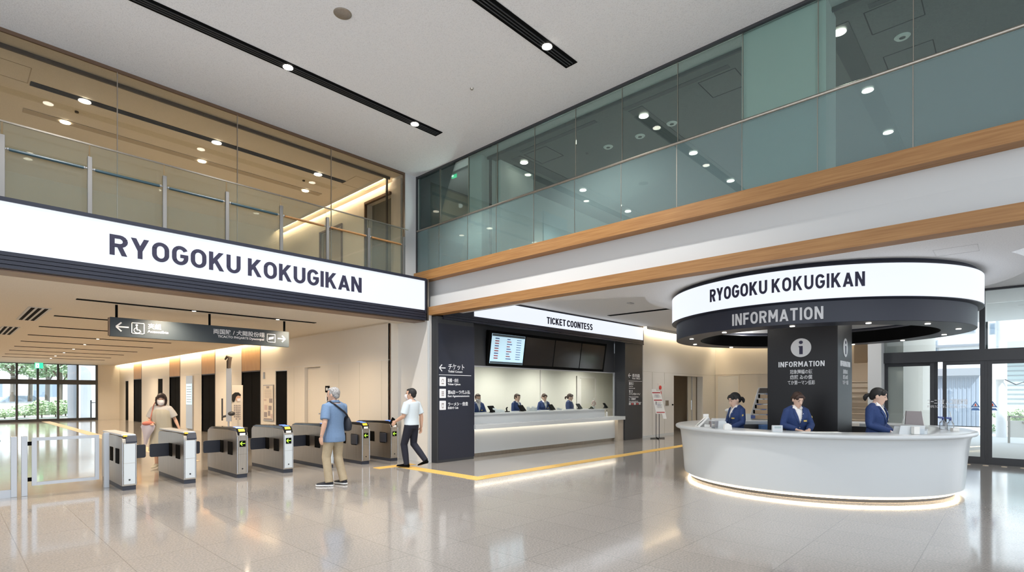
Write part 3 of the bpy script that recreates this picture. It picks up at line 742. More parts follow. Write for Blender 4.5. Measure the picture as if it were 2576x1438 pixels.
# ------------------------------------------------------------------ swing gate and glass fence at the left
FY = 11.22
o = thing('swing_gate', 'glass swing gate with pale metal frame at the left of the gates', 'gate', (1.4, FY, 0))
x0, x1 = .955, 1.80
MB().box(x0, x0 + .06, FY - .02, FY + .02, .15, .90).box(x1 - .055, x1, FY - .02, FY + .02, .15, .90).box(x0 + .061, x1 - .056, FY - .02, FY + .02, .15, .20).box(x0 + .061, x1 - .056, FY - .02, FY + .02, .85, .90).build('frame', 'aluminium', o)
bx(x0 + .06, x1 - .055, FY - .005, FY + .005, .20, .85).build('glass_panel', 'glass_clear', o)
for z in (.22, .78): bx(x0 - .05, x0, FY - .012, FY + .012, z, z + .06).build('hinge', 'black', o)
for xx, lab in [(.75, 'aluminium fence post at the left, closing the glass fence panel'), (.87, 'aluminium gate post that carries the swing gate hinges'), (1.90, 'aluminium post between swing gate and leftmost ticket gate')]:
    p = bx(xx - .035, xx + .035, FY - .04, FY + .04, 0, .93).build('gate_post', 'aluminium', bevel=.004); tag(p, lab, 'post', 'posts of the glass fence')
o = thing('glass_fence', 'low glass fence panel at the left edge of the photo', 'fence', (-1, FY, 0))
bx(-2.5, .715, FY - .02, FY + .02, 0, .12).build('base_rail', 'aluminium', o)
bx(-2.5, .715, FY - .005, FY + .005, .12, .93).build('glass_panel', 'glass_clear', o)
bx(.50, .60, FY - .02, FY + .0, .86, .885).build('clip', 'charcoal', o)
# ------------------------------------------------------------------ yellow tactile paving
def tactile(name, x0, x1, y0, y1, lab, studs=True):
    t = thing(name, lab, 'tactile paving', ((x0 + x1) / 2, (y0 + y1) / 2, 0))
    bx(x0, x1, y0, y1, 0, .006).build('tile_strip', 'yellow_tile', t)
    mb = MB()
    if x1 - x0 > y1 - y0:
        for k in range(4): yy = y0 + .05 + k * (y1 - y0 - .10) / 3; mb.box(x0 + .02, x1 - .02, yy - .012, yy + .012, .006, .010)
    else:
        for k in range(4): xx = x0 + .05 + k * (x1 - x0 - .10) / 3; mb.box(xx - .012, xx + .012, y0 + .02, y1 - .02, .006, .010)
    p = mb.build('raised_bar', 'yellow_tile', t)
tactile('tactile_path', 7.0, 17.5, 7.20, 7.48, 'yellow tactile strip running past the ticket counter towards the desk')
tactile('tactile_path', 6.72, 7.0, 7.48, 9.75, 'short yellow tactile strip leading towards the ticket gates')
tactile('tactile_path', 6.30, 7.25, 9.75, 10.0, 'yellow tactile cross piece at the feet of the walking man')
t = thing('tactile_path', 'dotted yellow tactile corner square where two strips meet', 'tactile paving', (6.86, 7.34, 0))
bx(6.70, 7.0, 7.19, 7.48, 0, .006).build('tile_strip', 'yellow_tile', t); mb = MB()
for i in range(5):
    for j in range(5): mb.tube([(6.74 + i * .055, 7.225 + j * .055, .006), (6.74 + i * .055, 7.225 + j * .055, .011)], [.014, .009], 8)
mb.build('stud', 'yellow_tile', t)
o = bx(3.8, 4.15, 14, 39.8, 0, .005).build('tactile_path', 'pale_tile'); tag(o, 'pale yellow strip on the hall floor running to the garden window', 'tactile paving')
# ------------------------------------------------------------------ poster, lit display, signpost, standee, wall sign
def on_wall(pxl, pxr, z0, z1, off=.012): return yw(pxr), yw(pxl)
y0, y1 = on_wall(664, 690, 0, 0)
t = thing('wall_poster', 'tall narrow printed poster on the cream wall between elevator and alcove', 'poster', (WX, (y0 + y1) / 2, .9))
zt, zb = 1.6 + (988 - 967) / FPX * depth(WX, y0), 1.6 - (1059 - 988) / FPX * depth(WX, y0)
bx(WX - .03, WX, y0, y1, zb, zt).build('frame', 'steel', t)
bx(WX - .035, WX - .03, y0 + .03, y1 - .03, zb + .03, zt - .03).build('sheet', 'paper_cream', t)
mb = MB(); H = zt - zb; Wd = y1 - y0
for (a, b, c_, d, mi) in [(.35, .62, .90, .96, 0), (.1, .35, .55, .60, 1), (.62, .92, .50, .62, 0), (.15, .45, .30, .44, 1), (.55, .85, .30, .42, 0), (.12, .42, .10, .24, 0), (.5, .72, .14, .28, 0), (.76, .94, .08, .2, 1), (.1, .9, .03, .07, 0)]:
    mb.box(WX - .038, WX - .035, y1 - b * Wd, y1 - a * Wd, zb + c_ * H, zb + d * H, mi)
for k in range(12): mb.box(WX - .038, WX - .035, y1 - .85 * Wd, y1 - .15 * Wd, zb + (.64 + k * .02) * H, zb + (.645 + k * .02) * H, 0)
mb.build('print', ['print_grey', 'print_pink'], t)
y0, y1 = on_wall(471, 487, 0, 0)
t = thing('wall_display', 'tall lit information display with pale screen between two elevators', 'display', (WX, (y0 + y1) / 2, 0))
bx(WX - .05, WX, y0, y1, .05, 2.35).build('cabinet', 'aluminium', t)
bx(WX - .055, WX - .05, y0 + .05, y1 - .05, 1.1, 2.0).build('screen', 'screen_lit', t)
mb = MB()
for k in range(7): mb.box(WX - .058, WX - .055, y0 + .12, y1 - .12, 1.2 + k * .11, 1.225 + k * .11)
mb.build('print', 'print_grey', t)
y0, y1 = on_wall(661, 667, 0, 0)
o = bx(WX - .015, WX, y0, y0 + .14, 2.08, 2.30).build('wall_plate', 'steel'); tag(o, 'small grey floor plate high on the wall beside the nearest elevator', 'sign')
# grey signpost with a dark hook top
Yp = 15.6; Xp = X_on(575, Yp); zt = Z_at(897, Xp, Yp); dd = depth(Xp, Yp)
t = thing('signpost', 'slim pale blue grey signpost with dark hooked top in the gate hall', 'signpost', (Xp, Yp, 0))
MB().tube([(Xp, Yp, 0.02), (Xp, Yp, zt - .30)], .025, 12).build('pole', 'aluminium', t)
MB().obox((Xp, Yp - .03, 1.55), (ST, -CT, 0), (CT, ST, 0), UZ, .07, .015, .72).build('blade', 'aluminium', t)
MB().tube([(Xp, Yp, zt - .32), (Xp + .01, Yp, zt - .12), (Xp + .03, Yp - .03, zt - .03), (Xp - .03, Yp + .03, zt), (Xp - .07, Yp + .06, zt - .08)], [.05, .06, .055, .04, .02], 12).build('hook_top', 'dark_brown', t, smooth=True)
MB().tube([(Xp - .12, Yp + .12, .85), (Xp - .12, Yp + .12, 1.45)], .02, 8).tube([(Xp - .12, Yp + .12, .95), (Xp + .07, Yp - .08, 1.02)], .03, 8).ell((Xp + .05, Yp - .07, 1.04), .09, .09, .06).build('camera_bracket', 'charcoal', t)
MB().cyl((Xp, Yp, 0), .16, .03, 24).build('base_plate', 'steel', t)
# standee: portrait poster over a column of vertical writing, above a dark bin
Ys = 15.9; Xs = X_on(597, Ys); u = Vector((ST, -CT, 0)); n = Vector((-CT, -ST, 0))
t = thing('portrait_standee', 'cream standee with dark haired face and vertical writing beside the signpost', 'standee', (Xs, Ys, 0))
c = Vector((Xs, Ys, 0)); u3 = u
MB().obox(c + Vector((0, 0, 1.2)), u, n, UZ, .15, .015, .62).build('board', 'paper_cream', t)
MB().obox(c + Vector((0, 0, .3)), u, n, UZ, .05, .03, .3).build('foot', 'charcoal', t)
zf = Z_at(1000, Xs, Ys)
fc = arc(0, 0, .085, .115, 0, 360, 20)[:-1]
MB().prism([(a + .03, b - .01) for a, b in arc(0, 0, .072, .095, 0, 360, 20)[:-1]], c + Vector((0, 0, zf)), u, UZ, n, .020, .024).build('portrait_face', 'skin', t)
MB().prism([(-.15, -.03), (-.13, .09), (-.05, .15), (.05, .15), (.11, .09), (.11, .05), (.03, .07), (-.02, .03), (-.05, -.06), (-.07, -.11), (-.12, -.12)], c + Vector((0, 0, zf)), u, UZ, n, .025, .029).build('portrait_hair', 'hair_black', t)
MB().prism([(.0, -.02), (.11, -.01), (.10, -.09), (.02, -.10)], c + Vector((0, 0, zf)), u, UZ, n, .025, .028).build('portrait_mask', 'mask_white', t)
mb = MB()
for i, xx in enumerate((-.07, -.02, .03, .08)):
    for k in range(6 + i % 2): z = zf - .22 - k * .062; mb.prism([(xx - .016, -.022), (xx + .016, -.022), (xx + .016, .022), (xx - .016, .022)][:4], c + Vector((0, 0, z)), u, UZ, n, .016, .019)
mb.build('writing', 'print_grey', t)
o = MB().tube([(Xs + .0, Ys - .25, 0), (Xs + .0, Ys - .25, .62), (Xs, Ys - .25, .64)], [.13, .17, .175], 20).build('waste_bin', 'charcoal'); tag(o, 'dark grey tapered waste bin in front of the portrait standee', 'bin')
# small direction symbol board on the wall behind the man in blue
Yq = Y_on(824, WX); t = thing('wall_sign', 'small black and white pictogram board on the wall by the blue man\'s head', 'sign', (WX, Yq, 1.6))
bx(WX - .02, WX, Yq - .12, Yq + .10, 1.62, 1.80).build('board', 'black', t); bx(WX - .024, WX - .02, Yq - .05, Yq + .05, 1.67, 1.75).build('symbol', 'letter_white', t)
MB().prism(arc(0, 0, .10, .13, 0, 360, 16)[:-1], (WX - .02, Yq - .01, 1.45), UY, UZ, UX, 0, .015).build('face_plate', 'letter_white', t)
MB().prism(arc(0, 0, .05, .085, 90, 270, 8), (WX - .024, Yq - .01, 1.45), UY, UZ, UX, 0, .004).build('symbol', 'black', t)
# ------------------------------------------------------------------ ticket counter front
TY = 9.60
xt = lambda px, Y=TY: X_on(px, Y)
PL0, PL1, PR0, PR1 = 7.725, 8.86, 15.80, 16.95
def px_text(parent, px0, px1, py, body, h, Y=TY, m='letter_white', name='text', bold=.0012):
    x0, x1 = xt(px0, Y), xt(px1, Y)
    textobj(name, body, (x0, Y, Z_at(py, x0, Y)), UX, NY, h, m, parent, width=x1 - x0, bold=bold)
t = thing('sign_pillar', 'tall charcoal pillar left of the ticket counter with white arrow and icons', 'pillar', ((PL0 + PL1) / 2, TY + .3, 0))
bx(PL0, PL1, TY, TY + .42, 0, 3.36).build('body', 'charcoal', t, bevel=.006)
bx(PL0 + .04, PL1 + .01, TY - .006, TY, .06, 3.2).build('face_panel', 'navy_metal', t)
Yp = TY - .006
arrow('arrow', t, (xt(1113, Yp), Yp, Z_at(925, 7.9, Yp)), UX, NY, .18, -1)
px_text(t, 1127, 1167, 928, 'チケット', .115, Yp, name='japanese_text', bold=.0012)
px_text(t, 1127, 1163, 936, 'Tickid Conem', .05, Yp, name='english_text')
bx(xt(1104, Yp), xt(1185, Yp), Yp - .004, Yp, Z_at(943.5, 8.3, Yp) - .006, Z_at(943.5, 8.3, Yp) + .006).build('rule', 'letter_white', t)
for i, (pyc, ja, en, wj, we) in enumerate([(959, '設備・会社', 'Ticket Cylson', 1153, 1158), (989, '第6店ーラ代ふ弘', 'East Agesenounensem', 1182, 1180), (1019, 'ラーメシ・倍豊', '自由せ Cals', 1176, 1152)]):
    x0, x1 = xt(1105.5, Yp), xt(1121.5, Yp); zc_ = Z_at(pyc, (x0 + x1) / 2, Yp); hh = .105
    cxx = (x0 + x1) / 2; ww = (x1 - x0) / 2; pp_ = []
    for cx_, cz_, a0 in ((ww - .015, hh - .015, 0), (-ww + .015, hh - .015, 90), (-ww + .015, -hh + .015, 180), (ww - .015, -hh + .015, 270)): pp_ += arc(cx_, cz_, .015, .015, a0, a0 + 90, 3)
    MB().prism(pp_, (cxx, Yp, zc_), UX, UZ, NY, 0, .004).build('icon_plate', 'letter_white', t)
    ic = MB(); O = (cxx, Yp, zc_)
    if i == 0:
        rr = arc(0, .01, .035, .05, -30, 210, 10)
        for a, b in zip(rr, rr[1:]): ic.prism([a, b, (b[0] * .7, b[1] * .7), (a[0] * .7, a[1] * .7)], O, UX, UZ, NY, .004, .006)
        ic.prism([(-.04, -.06), (.04, -.06), (.03, -.035), (-.03, -.035)], O, UX, UZ, NY, .004, .006)
    elif i == 1:
        for a in (-.032, .004):
            for b in (-.06, -.02, .02): ic.prism([(a, b), (a + .027, b), (a + .027, b + .03), (a, b + .03)], O, UX, UZ, NY, .004, .006)
    else:
        ic.prism([(-.025, -.065), (.025, -.065), (.035, .05), (-.035, .05)], O, UX, UZ, NY, .004, .0055)
        ic.prism([(-.014, -.045), (.014, -.045), (.02, .02), (-.02, .02)], O, UX, UZ, NY, .0055, .007, 1)
    ic.build('icon', ['print_grey', 'letter_white'], t)
    px_text(t, 1126, wj, pyc + 1, ja, .07, Yp, name='japanese_text')
    px_text(t, 1126, we, pyc + 9, en, .045, Yp, name='english_text')
t = thing('sign_pillar', 'charcoal pillar right of the ticket counter with small white writing', 'pillar', ((PR0 + PR1) / 2, TY + .3, 0))
bx(PR0, PR1, TY, TY + .42, 0, 3.36).build('body', 'charcoal', t, bevel=.006)
arrow('arrow', t, (xt(1584), TY, Z_at(944, 16, TY)), UX, NY, .17, -1)
px_text(t, 1590, 1609, 948, '券売機', .10, name='japanese_text')
px_text(t, 1590, 1610, 953, 'Ticke Officul', .045, name='english_text')
bx(xt(1581), xt(1615), TY - .004, TY, Z_at(958, 16.3, TY) - .006, Z_at(958, 16.3, TY) + .006).build('rule', 'letter_white', t)
for i, (py, w, s, h) in enumerate([(967, 1593, '総合口', .08), (972, 1592, 'head is', .035), (977, 1597, 'men in out', .035), (987, 1591, '室 刀', .08), (993, 1610, 'イベッ代のイベノ', .06), (999, 1606, 'Thunnonciusa', .035), (1005, 1599, '5・視聴席', .05), (1010, 1605, 'The seem ssssons', .03), (1013, 1613, 'enouaubbrooamos', .03)]):
    px_text(t, 1582, w, py, s, h, name='text')
x0, x1 = xt(1582), xt(1613)
for i in range(5): a = x0 + (x1 - x0) * i / 5; bx(a, a + (x1 - x0) / 5 - .04, TY - .004, TY, Z_at(1018, x0, TY), Z_at(1015, x0, TY) + .02).build('logo_block', 'letter_red' if i % 2 else 'letter_grey', t)
# black portal above and around
struct('wall_portal_top', bx(7.90, PR1, TY + .02, TY + .8, 3.36, ZH), 'charcoal')
struct('wall_portal_left', bx(PL1, 9.22, 10.02, 10.35, 1.08, 2.30), 'charcoal')
struct('wall_portal_lintel', bx(PL1, PR0, 10.02, 10.35, 2.30, 3.36), 'charcoal')
t = thing('led_sign', 'glowing white sign reading TICKET COONTESS above the ticket counter', 'sign', (12.8, TY, 3.36))
bx(PL1 - .02, PR1 + .02, TY - .02, TY + .04, 3.90, ZH).box(PL1 - .02, PR1 + .02, TY - .02, TY + .04, 3.36, 3.46).box(PR1, PR1 + .04, TY - .03, TY + .04, 3.36, ZH).box(7.88, PL1 - .02, TY - .01, TY + .04, 3.36, ZH).build('frame', 'navy_metal', t)
lv = MB()
for i in range(3): lv.box(7.88, PR1 + .02, TY - .05 + .012 * i, TY + .02, 3.30 + i * .055, 3.345 + i * .055)
lv.build('louver', 'navy_metal', t)
bx(PL1, PR1, TY - .03, TY - .01, 3.465, 3.90).build('screen', 'led_white', t)
xa, xb = X_on(1375.5, TY - .03), X_on(1490, TY - .03)
lettering('TICKET COONTESS', flat_map((xa, TY - .03, 3.545), UX, xb - xa, .19, NY), gap=.15).build('lettering', 'led_letter', t)
# monitor bank, tilted down
t = thing('monitor_bank', 'long black housing with four tilted screens above the ticket window', 'display', (12.4, 9.9, 2.4))
nrm = Vector((0, -.81, -.12)).normalized(); vt = Vector((0, -.12, .81)).normalized()
M0, M1 = 9.66, 15.10
MB().obox(((M0 + M1) / 2, 9.99, 2.775), UX, vt, nrm, (M1 - M0) / 2, .46, .06).build('housing', 'black', t, bevel=.01)
MB().box(M0 + .2, M1 - .2, 9.98, 10.1, 2.5, 3.2).build('wall_mount', 'black', t)
wd = (M1 - M0 - .16) / 4
for i in range(4):
    cx_ = M0 + .08 + wd * (i + .5); c_ = Vector((cx_, 9.99, 2.775)) + nrm * .062
    p = MB().obox(c_, UX, vt, nrm, wd / 2 - .02, .39, .004).build('screen', 'screen_lit' if i == 0 else 'black_gloss', t)
    if i == 0:
        p['label'] = 'lit pale blue timetable screen'
        mb = MB(); mb.obox(c_ + nrm * .006 + vt * .355, UX, vt, nrm, wd / 2 - .03, .03, .002, 0); mb.obox(c_ + nrm * .006 - vt * .36, UX, vt, nrm, wd / 2 - .03, .025, .002, 0)
        for k in range(9):
            vv = .27 - k * .065
            mb.obox(c_ + nrm * .006 + vt * vv - Vector((wd * .33, 0, 0)), UX, vt, nrm, .075, .013, .002, 1 if k % 3 else 2)
            mb.obox(c_ + nrm * .006 + vt * vv + Vector((.02 * (k % 3), 0, 0)), UX, vt, nrm, .06 + .02 * (k % 3), .011, .002, 1 if k % 2 else 2)
            mb.obox(c_ + nrm * .006 + vt * vv + Vector((wd * .31, 0, 0)), UX, vt, nrm, .09, .008, .002, 2)
        mb.build('timetable_rows', ['screen_bar', 'letter_red', 'blue_plastic'], t)
# the counter
t = thing('ticket_counter', 'long white ticket counter with glowing underside between the charcoal pillars', 'counter', (12.3, 9.8, 0))
bx(PL1, 15.45, 9.78, 10.0, .10, .70).build('front_panel', 'white_gloss', t)
bx(PL1, 15.44, 9.82, 10.0, 0, .10).build('kick_plate', 'steel', t)
bx(PL1, 15.72, 9.54, 10.0, .71, .82).build('ledge', 'white_gloss', t, bevel=.004)
bx(PL1, 14.95, 9.86, 10.45, .82, 1.05).build('riser', 'white_gloss', t)
bx(PL1, 14.97, 9.83, 10.62, 1.05, 1.075).build('worktop', 'white_gloss', t)
bx(15.45, 15.79, 9.66, 10.0, 0, .71).build('end_panel', 'stair_tan', t)
bx(PL1 + .02, 15.40, 9.70, 9.73, .695, .71).build('light_strip', 'counter_led', t)
# glazing of the ticket window
w = thing('ticket_window', 'large clear ticket window above the white counter', 'window', (12.5, 10.03, 1.08))
bx(9.24, 15.8, 10.025, 10.035, 1.076, 2.30).build('pane', 'glass_ticket', w)
MB().box(9.22, 15.8, 10.01, 10.05, 2.27, 2.30).box(15.76, 15.80, 10.0, 10.06, .82, 2.3).box(9.22, 9.25, 10.0, 10.06, .82, 2.3).build('frame', 'aluminium', w)
# office behind
OYb = 12.7
struct('wall_office', bx(8.4, 20.2, OYb, OYb + .1, 0, 2.95).box(8.3, 8.4, 10.35, OYb + .1, 0, 2.95).box(20.1, 20.2, 11.75, OYb, 0, 2.95).box(18.9, 20.1, 11.72, 11.78, 0, 2.95).box(18.9, 18.96, 9.87, 11.78, 0, 2.95), 'office_wall')
struct('ceiling_office', bx(8.3, 20.2, 10.35, OYb + .1, 2.95, 3.0), 'white_paint')
xo = lambda px: X_on(px, OYb)
struct('door_5', bx(xo(1459), xo(1494), OYb - .05, OYb - .01, 0, 2.2), 'facade_beige')
struct('trim_14', bx(xo(1449), xo(1459), OYb - .06, OYb, 0, 2.19).box(xo(1449), xo(1498), OYb - .06, OYb, 2.2, 2.28).box(xo(1494), xo(1497), OYb - .06, OYb, 0, 2.2).box(xo(1358), xo(1360), OYb - .04, OYb, 0, 2.95), 'pale_wall')
MB().tube([(xo(1490), OYb - .09, .9), (xo(1490), OYb - .09, 1.25)], .015, 8).build('door_handle', 'chrome', bpy.data.objects['door_5'])
for i, xx in enumerate((10.2, 12.4, 14.6, 17.2)):
    o = MB().cyl((xx, 11.5, 2.925), .16, .02, 24).build('office_lamp', 'lamp_soft'); tag(o, 'round ceiling lamp in the office behind the ticket window', 'light', 'round lamps in the ticket office')
# things on the ticket counter
def tablet(px, label, w=.30):
    Y = 10.28; X = X_on(px, Y)
    t = thing('tablet', label, 'tablet', (X, Y, 1.075), rz=.25, group='tablets on the ticket counter')
    nn = Vector((0, .80, .6)).normalized(); vv = Vector((0, -.6, .80)).normalized() * -1
    vv = Vector((0, .6, .80)).normalized(); nn = Vector((0, -.80, .6)).normalized()
    MB().obox((0, .0, .095), UX, vv, nn, w / 2, .10, .010).build('screen', 'black', t, local=True, bevel=.003)
    MB().prism([(-.05, 0), (.09, 0), (.06, .012), (.02, .09), (.0, .09)], (-.04, 0, 0), UY, UZ, UX, 0, .08).build('stand', 'charcoal', t, local=True)
for px, lab in [(1238, 'black tablet nearest the left pillar on the ticket counter'), (1313, 'black tablet beside the second ticket clerk from the left'), (1388, 'black tablet beside the third ticket clerk'), (1457, 'black tablet right of the clerk with the ponytail'), (1523, 'small black tablet at the far right end of the ticket counter')]:
    tablet(px, lab, .30 if px < 1500 else .2)
Y = 10.2; X = X_on(1277, Y)
t = thing('telephone', 'black telephone handset standing left of the second ticket clerk', 'telephone', (X, Y, 1.075))
MB().box(X - .05, X + .05, Y - .04, Y + .06, 1.075, 1.10).build('base', 'black', t, bevel=.004); MB().tube([(X - .03, Y, 1.10), (X - .05, Y, 1.18), (X - .01, Y, 1.20)], .02, 8).build('handset', 'black', t)
X = X_on(1488, Y)
t = thing('telephone', 'black telephone near the pink flowers on the ticket counter', 'telephone', (X, Y, 1.075))
MB().box(X - .07, X + .07, Y - .05, Y + .07, 1.075, 1.10).build('base', 'black', t, bevel=.004); MB().tube([(X - .06, Y, 1.12), (X, Y, 1.135), (X + .06, Y, 1.11)], .02, 8).build('handset', 'black', t)
for px, h, lab, cat, nm in [(1248, .085, 'clear acrylic leaflet holder beside the left tablet', 'holder', 'leaflet_holder'), (1262, .06, 'low clear acrylic tray on the left part of the ticket counter', 'tray', 'acrylic_tray'), (1333, .09, 'clear acrylic leaflet holder right of the second tablet', 'holder', 'leaflet_holder'), (1345, .10, 'clear acrylic card stand left of the third clerk', 'holder', 'card_stand'), (1408, .05, 'low clear acrylic tray right of the third tablet', 'tray', 'acrylic_tray')]:
    X = X_on(px, Y); t = thing(nm, lab, cat, (X, Y, 1.075)); 
    MB().box(X - .07, X + .07, Y - .03, Y + .06, 1.0755, 1.083).box(X - .07, X + .07, Y - .035, Y - .03, 1.075, 1.075 + h).box(X - .07, X + .07, Y + .055, Y + .06, 1.075, 1.075 + h * 1.4).build('tray', 'clear_plastic', t)
X = X_on(1493, Y)
t = thing('flower_vase', 'pink flowers in a small white vase on the ticket counter', 'vase', (X, Y, 1.075))
MB().revolve([(.001, 1.076), (.04, 1.076), (.05, 1.10), (.035, 1.15), (.03, 1.16)], X, Y, 16).build('vase', 'white_gloss', t, smooth=True)
for i in range(9):
    a = i * 2.4; rr = .03 + .035 * (i % 3) / 2; MB().ell((X + rr * math.cos(a), Y + rr * math.sin(a), 1.19 + .045 * (i % 4)), .032, .032, .028, n=8, k=5).build('blossom', 'print_pink', t, smooth=True)
MB().tube([(X + .03, Y, 1.1), (X + .04, Y, 1.42), (X + .05, Y, 1.44)], [.006, .02, .005], 8).build('tall_stem', 'paper', t)
for px, lab in [(1528, 'white pump bottle at the right end of the ticket counter ledge'), (1534, 'second white pump bottle with dark nozzle on the counter ledge')]:
    Yb = 9.9; X = X_on(px + .0, Yb); z = .82
    if px == 1528: Yb = 9.93; X = 15.02
    else: X = 15.14
    t = thing('pump_bottle', lab, 'bottle', (X, Yb, z)); MB().revolve([(.001, z), (.035, z), (.035, z + .13), (.012, z + .15), (.012, z + .17)], X, Yb, 16).build('bottle', 'paper', t, smooth=True)
    MB().tube([(X, Yb, z + .17), (X, Yb, z + .22), (X - .05, Yb - .03, z + .215)], .008, 8).build('pump', 'charcoal', t)
# ------------------------------------------------------------------ walls right of the ticket counter
W1a, W1b, top1 = X_on(1695, TY), X_on(1768, TY), 2.28
struct('wall_right_back', bx(PR1 + .04, W1a, TY, TY + .25, 0, ZH).box(W1a, W1b, TY, TY + .25, top1, ZH).box(W1b, 23.6, TY, TY + .25, 0, ZH), 'pale_wall')
struct('trim_15', bx(PR1 + .04, 23.3, TY - .004, TY, 2.36, 2.37).box(xt(1640), xt(1641.5), TY - .004, TY, .08, 2.36).box(xt(1671), xt(1672), TY - .004, TY, .08, 2.36), 'facade_beige')
struct('baseboard_back', bx(PR1 + .05, W1a - .02, TY - .012, TY, 0, .08), 'white_gloss')
struct('wall_closet', bx(W1a - .2, W1b + .2, 11.6, 11.7, 0, 2.5).box(W1a - .2, W1a - .1, TY + .25, 11.6, 0, 2.5).box(W1b + .1, W1b + .2, TY + .25, 11.6, 0, 2.5).box(W1a - .2, W1b + .2, TY + .25, 11.7, 2.45, 2.5), 'slot_tan')
XS = X_on(1730, TY + .3)
t = thing('sliding_door', 'half open pale sliding door right of the dark closet opening', 'door', ((XS + W1b) / 2, TY + .3, 0))
bx(XS, W1b - .02, TY + .28, TY + .32, 0, 2.28).build('door_panel', 'facade_beige', t)
bx(W1b - .5, W1b - .4, TY + .26, TY + .28, 0, 2.28).build('door_edge', 'aluminium', t)
MB().tube([(W1b - .62, TY + .22, .9), (W1b - .62, TY + .22, 1.3)], .02, 8).build('handle', 'chrome', t)
t = thing('wash_basin', 'small white shelf with black bag inside the dark closet', 'shelf', (20.6, 11.2, .8))
Xb = X_on(1716, 11.3)
bx(Xb - .5, Xb + .5, 11.1, 11.6, .86, .90).build('shelf_board', 'white_gloss', t); bx(Xb - .04, Xb + .3, 11.3, 11.6, .2, .86).build('cabinet', 'pale_wall', t)
o = MB().ell((Xb + .02, 11.3, 1.0), .20, .12, .10).build('shoulder_bag', 'bag_black', smooth=True, origin=(Xb + .02, 11.3, .9)); tag(o, 'black bag lying on the white closet shelf', 'bag')
o = MB().ell((xt(1690.5), TY - .03, 1.15), .03, .03, .03).build('wall_button', 'black'); tag(o, 'small black knob on the pale panel beside the closet', 'button')
o = bx(xt(1674), xt(1681), TY - .02, TY, 1.13, 1.32).build('switch_plate', 'steel'); tag(o, 'small metal switch plate on the pale wall', 'switch plate')
t = thing('fire_alarm', 'red fire alarm lamp and bell on the pale wall behind the leaflet stand', 'fire alarm', (xt(1659), TY, 1.3))
for z in (1.80, 1.60): MB().cyl((xt(1659.5), TY, z), .075, .04, 20, axis=NY).build('alarm_disc', 'red', t)
MB().box(xt(1655), xt(1671), TY - .012, TY, 1.0, 1.95).build('cabinet', 'pale_wall', t)
MB().ell((xt(1658), TY - .04, 1.42), .05, .04, .07).build('leaf_decoration', 'leaf', t)
# second wall, X = 23.3
struct('wall_right_end', bx(23.3, 23.6, 4.0, 9.9, 0, ZH), 'cream_wall')
struct('door_6', bx(23.26, 23.30, Y_on(1858, 23.3), Y_on(1807, 23.3), 0, 2.33), 'pale_wall')
struct('trim_16', bx(23.27, 23.3, 4, 9.6, 2.40, 2.42).box(23.25, 23.30, Y_on(1807, 23.3), Y_on(1804, 23.3), 0, 2.33).box(23.25, 23.3, Y_on(1860, 23.3), Y_on(1858, 23.3), 0, 2.33).box(23.25, 23.3, Y_on(1860, 23.3), Y_on(1804, 23.3), 2.34, 2.38), 'cream_wall')
o = bx(23.17, 23.2, 4.2, 9.5, ZH - .06, ZH - .03).build('cove_light', 'cove_led'); tag(o, 'warm light strip over the cream end wall', 'light')
o = bx(17.1, 23.1, TY - .12, TY - .09, ZH - .06, ZH - .03).build('cove_light', 'cove_led'); tag(o, 'warm light strip over the pale wall right of the ticket counter', 'light')
struct('trim_17', bx(17.0, 23.1, TY - .16, TY - .14, ZH - .10, ZH).box(23.12, 23.14, 4.2, TY - .14, ZH - .10, ZH), 'white_paint')
# leaflet stand
Xl, Yl = 17.15, 9.12
t = thing('leaflet_stand', 'floor stand with tilted white leaflets and red bands by the pale wall', 'sign stand', (Xl, Yl, 0))
for dx in (-.10, .12): MB().tube([(Xl + dx, Yl, .03), (Xl + dx, Yl, 1.3)], .012, 8).build('pole', 'charcoal', t)
MB().tube([(Xl - .22, Yl - .15, .02), (Xl + .22, Yl + .15, .02)], .015, 8).tube([(Xl - .22, Yl + .15, .02), (Xl + .22, Yl - .15, .02)], .015, 8).build('foot', 'black', t)
uu = Vector((ST, -CT, 0)); nn = Vector((-CT * .94, -ST * .94, .34)).normalized(); vv = nn.cross(uu).normalized()
if vv.z < 0: vv = -vv
vv = (vv - uu * .12).normalized()
c0 = Vector((Xl - .02, Yl - .04, 1.27))
MB().obox(c0, uu, vv, nn, .16, .42, .012).build('board', 'paper', t)
MB().obox(c0 + vv * .44 - uu * .06, uu, vv, nn, .08, .06, .010).obox(c0 - vv * .5 + uu * .1, uu, vv, nn, .06, .10, .010).build('loose_sheet', 'paper', t)
mb = MB()
for a, b in ((.36, .02), (.08, .02), (-.37, .018)): mb.obox(c0 + vv * a + nn * .014, uu, vv, nn, .14, b, .002, 0)
for a in (.28, .24, .20, -.02, -.10, -.16, -.20): mb.obox(c0 + vv * a + nn * .014, uu, vv, nn, .10 + .02 * math.sin(a * 40), .006, .002, 1)
mb.obox(c0 + vv * .22 + nn * .014, uu, vv, nn, .05, .05, .0015, 2).obox(c0 - vv * .10 + nn * .014, uu, vv, nn, .06, .05, .0015, 2)
mb.build('print', ['letter_red', 'print_grey', 'letter_grey'], t)
